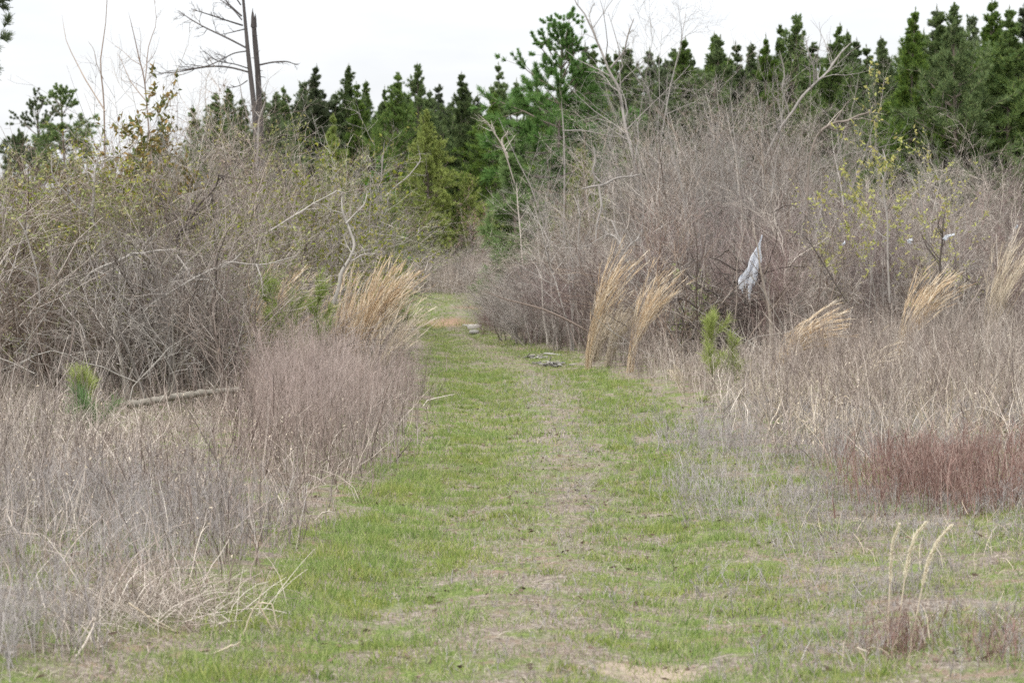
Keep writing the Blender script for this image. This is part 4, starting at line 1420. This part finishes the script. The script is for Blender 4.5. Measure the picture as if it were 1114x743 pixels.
def weed_mass(name, mat, x, y, h, r, side_n, twig_n, lean=.14, label=None, wob=.07, droop=.0, twig_len=(.15, .4), ribbon=False):
    n = len(x)
    p0 = np.stack([x, y, gz(x, y) - .02], -1)
    d = np.stack([RG.normal(0, lean, n), RG.normal(0, lean, n), np.ones(n)], -1)
    st = curves(RG, p0, d, h, 5, wob, -droop)
    sr = taper(n, 5, np.exp(RG.normal(-.1, .45, n)) * r, .4)
    mb = MB()
    mb.tubes(st, sr, 3)
    if side_n:
        a, d, l, rr_ = children_of(RG, st, sr, side_n, .25, .98, (15, 50), *twig_len)
        b = curves(RG, a, d, l, 4, wob * 1.5, .08)
        br = taper(len(b), 4, np.maximum(rr_, .0014), .5)
        mb.tubes(b, br, 3)
        if twig_n:
            a, d, l, rr_ = children_of(RG, b, br, twig_n, .2, .98, (20, 55), .25, .55)
            c = curves(RG, a, d, l, 3, .12, .05)
            mb.tubes(c, taper(len(c), 3, np.maximum(rr_, .0012), .6), 3)
    o = mb.build(name, M[mat])
    return tag(o, label, None, None, 'stuff')


def edge(d, w):
    return np.clip(d / w, 0, 1)


# tall grey weeds banked along the left of the track
x, y = points(17000, -9, 1, 15.5, 45, lambda x, y: edge(XL(y) + (fbm(x, y, 1.2, 5) - .5) * 1.1 - x, .5) * np.clip(fbm(x, y, 1.3, 8) * 2.6 - .65, 0.03, 1) * np.where(y < 30, 1, .5) * np.where(pxof(x, y) < 230, .75, 1) * np.where((pxof(x, y) < 285) & (y > 25), .6, 1))
hh = np.interp(XL(y) - x, [0, .4, 1.2, 4], [.4, .8, 1.25, 1.2]) * np.interp(y, [15, 18, 22, 30], [.55, .75, 1, 1.05]) * RG.uniform(.5, 1.15, len(x)) * (.5 + .95 * fbm(x, y, 1.6, 31))
hh = np.minimum(hh, cap(x, y, _WL))
weed_mass('dead_weeds', 'weed_grey', x, y, hh, .0042, 4, 2, lean=.2, wob=.1, label='grey dead weed stems banked along the left of the track')
# pale matted straw, far left
x, y = points(9500, -9, 0, 12, 32, lambda x, y: edge(XL(y) - .25 + (fbm(x, y, 1.0, 6) - .5) * 1.3 - x, .5) * np.clip(fbm(x, y, .9, 12) * 2.4 - .7, 0, 1) * np.where(pxof(x, y) < 200, 1, .5) * np.where((pxof(x, y) > 110) & (pxof(x, y) < 285) & (y > 25), .8, 1))
hh = np.minimum(RG.uniform(.25, .85, len(x)) * np.interp(y, [12, 16, 22], [.6, .8, 1]), cap(x, y, _WL) * 1.3)
weed_mass('straw_weeds', 'weed_straw', x, y, hh, .0046, 2, 0, lean=.55, wob=.24, droop=.14, label='pale matted straw weeds in the left foreground')
# fine grey weeds, left foreground
x, y = points(9000, -5, 1, 11.2, 18, lambda x, y: edge(XL(y) - .25 + (fbm(x, y, .8, 7) - .5) * 1.1 - x, .6) * np.clip(fbm(x, y, .9, 22) * 1.7 - .2, 0, 1))
weed_mass('fine_weeds', 'weed_fine', x, y, RG.uniform(.2, .62, len(x)) * np.interp(y, [11, 14, 18], [.7, .9, 1.1]), .0022, 5, 2, lean=.2, wob=.1, label='fine grey twiggy weeds in the left foreground')
# pinkish tall weeds below the orange tufts
x, y = points(5200, -6, 0, 21, 34, lambda x, y: edge(XL(y) - .2 - x, .4) * edge(pxof(x, y) - 262, 30) * np.clip(fbm(x, y, 1.0, 35) * 2.4 - .5, .1, 1))
weed_mass('tall_weeds', 'weed_pink', x, y, np.minimum(RG.uniform(.8, 1.6, len(x)), cap(x, y, _WL)), .003, 6, 2, lean=.1, wob=.08, label='pinkish fine weeds below the orange grass tufts')
# right bank: pale tall weeds
x, y = points(23000, 0, 18, 22, 48, lambda x, y: edge(x - XR(y) - .1 + (fbm(x, y, 1.2, 15) - .5) * 1.0, .5) * np.clip(fbm(x, y, 1.3, 18) * 2.6 - .6, 0.04, 1) * edge(y - 23.5 - (fbm(x, y, 1.4, 61) - .5) * 3, 1.0) * np.where(y > 40, .6, 1))
hh = np.interp(x - XR(y), [0, .5, 1.4], [.3, .75, 1.2]) * np.interp(y, [22, 25, 32, 48], [.6, .85, 1.1, 1.2]) * RG.uniform(.45, 1.15, len(x)) * (.5 + .95 * fbm(x, y, 1.8, 33))
hh = np.minimum(hh, cap(x, y, _WR))
weed_mass('bank_weeds', 'weed_straw', x[::2], y[::2], hh[::2], .0043, 4, 2, lean=.26, wob=.13, droop=.02, label='pale dead weeds banked along the right of the track')
weed_mass('dead_weeds', 'weed_grey', x[1::2], y[1::2], hh[1::2] * 1.05, .0038, 5, 2, lean=.18, wob=.1, label='grey dead weeds mixed through the right bank')
# pale broken culms standing and leaning through the right bank
x, y = points(3600, 0, 12, 23, 33, lambda x, y: edge(x - XR(y) - .5, .6) * np.clip(fbm(x, y, .9, 64) * 2.4 - .6, 0, 1))
weed_mass('straw_weeds', 'straw_pale', x, y, RG.uniform(.25, .75, len(x)), .006, 1, 0, lean=.5, wob=.15, droop=.08, label='bleached broken culms in front of the right bank')
# reddish weeds
x, y = points(13000, 1, 8, 17.3, 22.5, lambda x, y: edge(pxof(x, y) - 850 - 90 * fbm(x, y, .8, 41), 110) * np.clip(fbm(x, y, .6, 42) * 3.6 - 1.15, 0, 1) * edge(y - 17.2 - 1.6 * fbm(x, y, .8, 43), 1.0) * edge(22.5 - y, 2.0))
weed_mass('red_weeds', 'weed_red', x, y, RG.uniform(.22, .62, len(x)) * (.4 + 1.1 * fbm(x, y, .6, 44)), .0036, 4, 2, lean=.14, wob=.1, label='reddish brown weed stems in front of the right bank')
x, y = points(3600, 1.4, 4, 11.6, 13.8, lambda x, y: np.maximum(np.exp(-((pxof(x, y) - 985) / 34) ** 2 - ((y - 12.5) / .4) ** 2), np.exp(-((pxof(x, y) - 1092) / 26) ** 2 - ((y - 12.2) / .3) ** 2)))
weed_mass('red_weeds', 'weed_red', x, y, RG.uniform(.08, .30, len(x)), .0024, 4, 1, lean=.25, wob=.12, label='reddish weed stems at the foot of the bleached plumes')
# fine grey weeds over the right foreground
x, y = points(30000, -1, 7, 11.2, 30, lambda x, y: edge(x - XR(y) + .8 + (fbm(x, y, .9, 51) - .5) * 1.8, .9) * np.clip(fbm(x, y, .7, 52) * 3.0 - 1.0, 0, 1))
weed_mass('fine_weeds', 'weed_fine', x, y, RG.uniform(.06, .28, len(x)) * np.interp(y, [11, 18, 24], [.8, 1, 1.4]), .0021, 5, 2, lean=.3, wob=.12, label='fine grey twiggy weeds across the right foreground')
# thin grey weeds along the middle of the track and in patches on it
x, y = points(16000, -3, 3, 11.3, 40, lambda x, y: np.clip(np.exp(-((track_u(x, y) - .52) / .13) ** 2) * np.clip(fbm(x, y, .7, 54) * 2.6 - .4, 0, 1) + .7 * (np.abs(track_u(x, y) - .5) < .55) * np.clip(fbm(x, y, .55, 55) * 4 - 2.35, 0, 1), 0, 1))
weed_mass('fine_weeds', 'weed_fine', x, y, RG.uniform(.03, .14, len(x)), .0019, 5, 1, lean=.5, wob=.2, label='thin grey dead weeds along the middle of the track')
# underbrush at the foot of the thickets
x, y = points(16000, -16, 0, 25.5, 66, lambda x, y: edge(XL(y) - .5 - x, .6) * np.where((y < 29) & (pxof(x, y) > 115) & (pxof(x, y) < 420), 0, np.where(y < 29, .55, 1)) * np.where((y < 36) & (pxof(x, y) > 255), .35, 1) * np.clip(fbm(x, y, 1.6, 62) * 2.6 - .6, .05, 1))
weed_mass('underbrush', 'weed_grey', x, y, RG.uniform(.4, 1.7, len(x)), .0055, 5, 1, lean=.25, wob=.13, label='brown underbrush at the foot of the left thicket')
x, y = points(15000, 0, 20, 42, 72, lambda x, y: edge(x - XR(y) - .05, .6) * np.clip(fbm(x, y, 1.6, 63) * 2.6 - .6, .05, 1))
weed_mass('underbrush', 'weed_grey', x, y, RG.uniform(.4, 1.8, len(x)), .0058, 5, 1, lean=.25, wob=.13, label='grey underbrush at the foot of the right thicket')
x, y = points(5200, -7, 6, 100, 116, lambda x, y: edge(y - 105.5, 1.0) * .8 + (x < XL(y) - .5) * .4)
weed_mass('far_weeds', 'weed_straw', x, y, RG.uniform(.5, 2.0, len(x)), .008, 5, 1, lean=.16, label='pale weeds beyond the end of the visible track')


def loose_stems(label, mat, n, ok, y0, y1, x0, x1, hmax, r, lean=.6):
    x, y = points(n, x0, x1, y0, y1, ok)
    m = len(x)
    p0 = np.stack([x, y, gz(x, y) + RG.uniform(-.05, .9 if lean > .5 else .0, m)], -1)
    d = np.stack([RG.normal(0, lean, m), RG.normal(0, lean / 2, m), RG.uniform(.15, 1, m)], -1)
    L = RG.uniform(.6, 1.0, m) * hmax
    st = curves(RG, p0, d, L, 8, .12, RG.normal(-.03, .07, m))
    sr = taper(m, 8, np.exp(RG.normal(0, .4, m)) * r, .25)
    mb = MB().tubes(st, sr, 4)
    a, dd, l, rr_ = children_of(RG, st, sr, 7, .2, .98, (25, 65), .12, .4)
    b = curves(RG, a, dd, l, 5, .15, .02)
    br = taper(len(b), 5, np.maximum(rr_, .003), .4)
    mb.tubes(b, br, 3)
    a, dd, l, rr_ = children_of(RG, b, br, 3, .2, .98, (25, 65), .3, .6)
    c = curves(RG, a, dd, l, 4, .15, 0)
    mb.tubes(c, taper(len(c), 4, np.maximum(rr_, .0025), .5), 3)
    return tag(mb.build('tangled_stems', M[mat]), label, None, None, 'stuff')


loose_stems('pale dead stems tangled through the left thicket', 'bark_white', 230, lambda x, y: (x < XL(y) - 1.6) * (pxof(x, y) < np.where(y < 36, 250, 400)) * 1.0, 28, 46, -13, 0, 2.2, .008)
loose_stems('dark stems tangled through the left thicket', 'bark_dark', 260, lambda x, y: (x < XL(y) - 1.6) * (pxof(x, y) < np.where(y < 36, 250, 400)) * 1.0, 29, 50, -14, 0, 2.4, .009)
loose_stems('pale dead stems tangled through the right thicket', 'bark_white', 480, lambda x, y: (x > XR(y) + .8) * 1.0, 41, 66, 0, 18, 2.6, .008)
loose_stems('dark stems tangled through the right thicket', 'bark_dark', 300, lambda x, y: (x > XR(y) + .8) * 1.0, 41, 66, 0, 18, 2.6, .009)


loose_stems('upright brown stems through the right thicket', 'bark_brown', 420, lambda x, y: (x > XR(y) + .8) * 1.0, 41, 62, 0, 17, 3.2, .014, .22)
loose_stems('upright grey stems through the left thicket', 'bark_grey', 200, lambda x, y: (x < XL(y) - 1.6) * (pxof(x, y) < np.where(y < 36, 250, 400)), 29, 48, -14, 0, 2.8, .013, .25)


def seed_heads(label, x, y, zmax, size):
    n = len(x)
    p0 = np.stack([x, y, gz(x, y) + RG.uniform(.15, 1, n) * zmax], -1)
    c = curves(RG, p0, RG.normal(0, 1, (n, 3)), RG.uniform(.4, 1.3, n) * size, 3, .5, 0)
    o = MB().ribbons(RG, c, RG.uniform(.2, .5, (n, 1)) * size * np.array([[.4, 1, .3]])).build('seed_heads', M['straw_pale'])
    return tag(o, label, None, None, 'stuff')


x, y = points(6500, -8, 0, 14, 30, lambda x, y: edge(XL(y) - .2 - x, .5) * np.clip(fbm(x, y, .6, 121) * 3.4 - 1.4, 0, 1))
seed_heads('pale curled leaf bits and seed heads in the left weeds', x, y, np.clip(cap(x, y, _WL), .2, .8), .03)
x, y = points(9000, 0, 16, 21, 40, lambda x, y: edge(x - XR(y) - .1, .5) * np.clip(fbm(x, y, .6, 122) * 3.4 - 1.4, 0, 1))
seed_heads('pale curled leaf bits and seed heads in the right weeds', x, y, np.clip(cap(x, y, _WR), .2, .9), .036)


# grass
def blades(name, mat, x, y, h, w, lean, label, curl=-.25):
    n = len(x)
    p0 = np.stack([x, y, gz(x, y) - .008], -1)
    a = RG.uniform(0, 6.28, n)
    le = np.abs(RG.normal(lean, lean * .6, n))
    d = np.stack([np.cos(a) * le, np.sin(a) * le, np.ones(n)], -1)
    c = curves(RG, p0, d, h, 3, .1, curl)
    mb = MB()
    mb.ribbons(RG, c, np.asarray(w).reshape(-1, 1) * np.array([[1, .75, .15]]))
    o = mb.build(name, M[mat])
    return tag(o, label, None, None, 'stuff')


def green_density(x, y):
    u = track_u(x, y)
    mid_ = np.exp(-((u - .52 - .04 * np.sin(y * .35)) / .13) ** 2)           # the dead strip between the wheel ruts
    dens = np.clip((fbm(x, y, .8, 70) * .6 + fbm(x, y, .25, 76) * .4) * 4.2 - 1.0, 0.12, 1) * (1 - .85 * mid_)
    dens = np.maximum(dens, .95 * np.exp(-((u - .13) / .10) ** 2) * np.clip(fbm(x, y, .7, 71) * 2 - .2, 0, 1))
    dens *= edge(u + .12 + (fbm(x, y, .8, 72) - .5) * .25, .1) * edge(1.12 - u + (fbm(x, y, .9, 73) - .5) * .3, .18)
    dens = np.maximum(dens, .95 * (u > 1) * np.clip(fbm(x, y, .6, 74) * 3.6 - 1.2, 0, 1) * (y < 24))
    dens = np.maximum(dens, .55 * (u < 0) * (y < 17) * np.clip(fbm(x, y, .6, 75) * 3.4 - 1.4, 0, 1))
    return dens * (1 - .5 * bare_amount(x, y))


x, y = points(330000, -5, 6, 11.2, 24, green_density)
blades('green_grass', 'grass_green', x, y, RG.uniform(.02, .07, len(x)) * (.25 + 1.6 * fbm(x, y, .3, 80) ** 1.3) * (1 + .6 * np.exp(-((track_u(x, y) - .05) / .1) ** 2)), RG.uniform(.003, .006, len(x)), .45, 'short fresh green grass along the track')
x, y = points(190000, -4, 5, 24, 70, green_density)
blades('green_grass', 'grass_green', x, y, RG.uniform(.025, .08, len(x)) * (.3 + 1.5 * fbm(x, y, .4, 82)), RG.uniform(.006, .012, len(x)), .45, 'short fresh green grass farther along the track')
x, y = points(40000, -8, 9, 70, 112, green_density)
blades('green_grass', 'grass_green', x, y, RG.uniform(.04, .11, len(x)), RG.uniform(.014, .024, len(x)), .45, 'green grass where the track turns out of sight')


def dry_density(x, y):
    u = track_u(x, y)
    mid_ = np.exp(-((u - .52 - .04 * np.sin(y * .35)) / .15) ** 2)
    d = np.clip(fbm(x, y, .5, 90) * 2.4 - .95, 0.03, 1) * .8 + .7 * mid_
    d = np.where((u < 0) | (u > 1), np.maximum(d, np.where((y < 15) & (u < 0), .85, .5)), d)
    return np.clip(d, 0, 1) * (1 - .45 * bare_amount(x, y))


x, y = points(150000, -5, 6, 11.2, 24, dry_density)
blades('dry_grass', 'grass_dry', x, y, RG.uniform(.03, .10, len(x)), RG.uniform(.002, .0042, len(x)), 1.3, 'dead grass matted between the green blades', -.35)
x, y = points(110000, -8, 9, 24, 66, dry_density)
blades('dry_grass', 'grass_dry', x, y, RG.uniform(.04, .13, len(x)), RG.uniform(.004, .008, len(x)), 1.2, 'dead grass matted along the far track', -.35)
# taller clumps in the grass
cn = 900
cy_ = RG.uniform(11.3, 42, cn) ** 1.0
cu = RG.choice([.08, .2, .3, .68, .78, .9], cn) + RG.normal(0, .07, cn)
cx_ = XL(cy_) + cu * (XR(cy_) - XL(cy_))
ci = np.repeat(np.arange(cn), 46)
x, y = cx_[ci] + RG.normal(0, .05, len(ci)), cy_[ci] + RG.normal(0, .05, len(ci))
blades('green_grass', 'grass_green', x, y, RG.uniform(.05, .13, len(x)) * RG.uniform(.5, 1.1, cn)[ci], RG.uniform(.004, .007, len(x)), .5, 'taller clumps of green grass in the track')


# long curled dead grass leaves through the weeds on both sides
def leaves_mass(x, y, ln, w, label, mat='weed_straw'):
    n = len(x)
    p0 = np.stack([x, y, gz(x, y) + RG.uniform(0, .12, n)], -1)
    a = RG.uniform(0, 6.28, n)
    le = np.abs(RG.normal(.5, .3, n))
    d = np.stack([np.cos(a) * le, np.sin(a) * le, np.ones(n)], -1)
    c = curves(RG, p0, d, ln, 7, .12, -.15 * RG.uniform(.0, 1.6, n))
    o = MB().ribbons(RG, c, RG.uniform(.6, 1.3, (n, 1)) * w * np.array([[.8, 1, 1, .9, .8, .55, .15]])).build('dead_grass_leaves', M[mat])
    return tag(o, label, None, None, 'stuff')


x, y = points(13000, -8, 0, 12.5, 31, lambda x, y: edge(XL(y) - .1 - x, .5) * np.clip(fbm(x, y, .7, 101) * 3 - 1.0, 0.02, 1))
leaves_mass(x, y, RG.uniform(.2, .7, len(x)), .0055, 'curled pale dead grass leaves through the left weeds')
x, y = points(14000, 0, 16, 21.5, 42, lambda x, y: edge(x - XR(y) - .1, .5) * np.clip(fbm(x, y, .8, 102) * 3 - 1.0, 0.02, 1))
leaves_mass(x, y, RG.uniform(.25, .8, len(x)), .0075, 'curled pale dead grass leaves through the right bank')
x, y = points(2600, 0, 8, 11.5, 21, lambda x, y: edge(x - XR(y) + .2, .6) * np.clip(fbm(x, y, .6, 103) * 3 - 1.2, 0, 1))
leaves_mass(x, y, RG.uniform(.08, .28, len(x)), .004, 'short curled dead grass leaves in the right foreground', 'straw_pale')
# litter on the track
x, y = points(9000, -5, 6, 11.2, 34, lambda x, y: np.clip(fbm(x, y, .6, 110) * 3 - 1.1, .05, 1))
n = len(x)
p0 = np.stack([x, y, gz(x, y) + .012], -1)
a = RG.uniform(0, 6.28, n)
c = curves(RG, p0, np.stack([np.cos(a), np.sin(a), RG.uniform(-.1, .35, n)], -1), RG.uniform(.025, .07, n), 3, .2, 0)
tag(MB().ribbons(RG, c, RG.uniform(.012, .028, (n, 1)) * np.array([[.3, 1, .2]])).build('leaf_litter', M['leaf_dead']), 'small brown dead leaves littering the grass', None, None, 'stuff')
# the matted straw heap at the left
n = 900
hx, hy = RG.normal(P(150, 690, 13.4)[0], .32, n), RG.normal(13.7, .4, n)
weed_mass('straw_heap', 'weed_straw', hx, hy, RG.uniform(.15, .55, n),   .0026, 0, 0, lean=1.1, wob=.14, droop=.16, label='matted heap of bleached straw at the left grass edge')
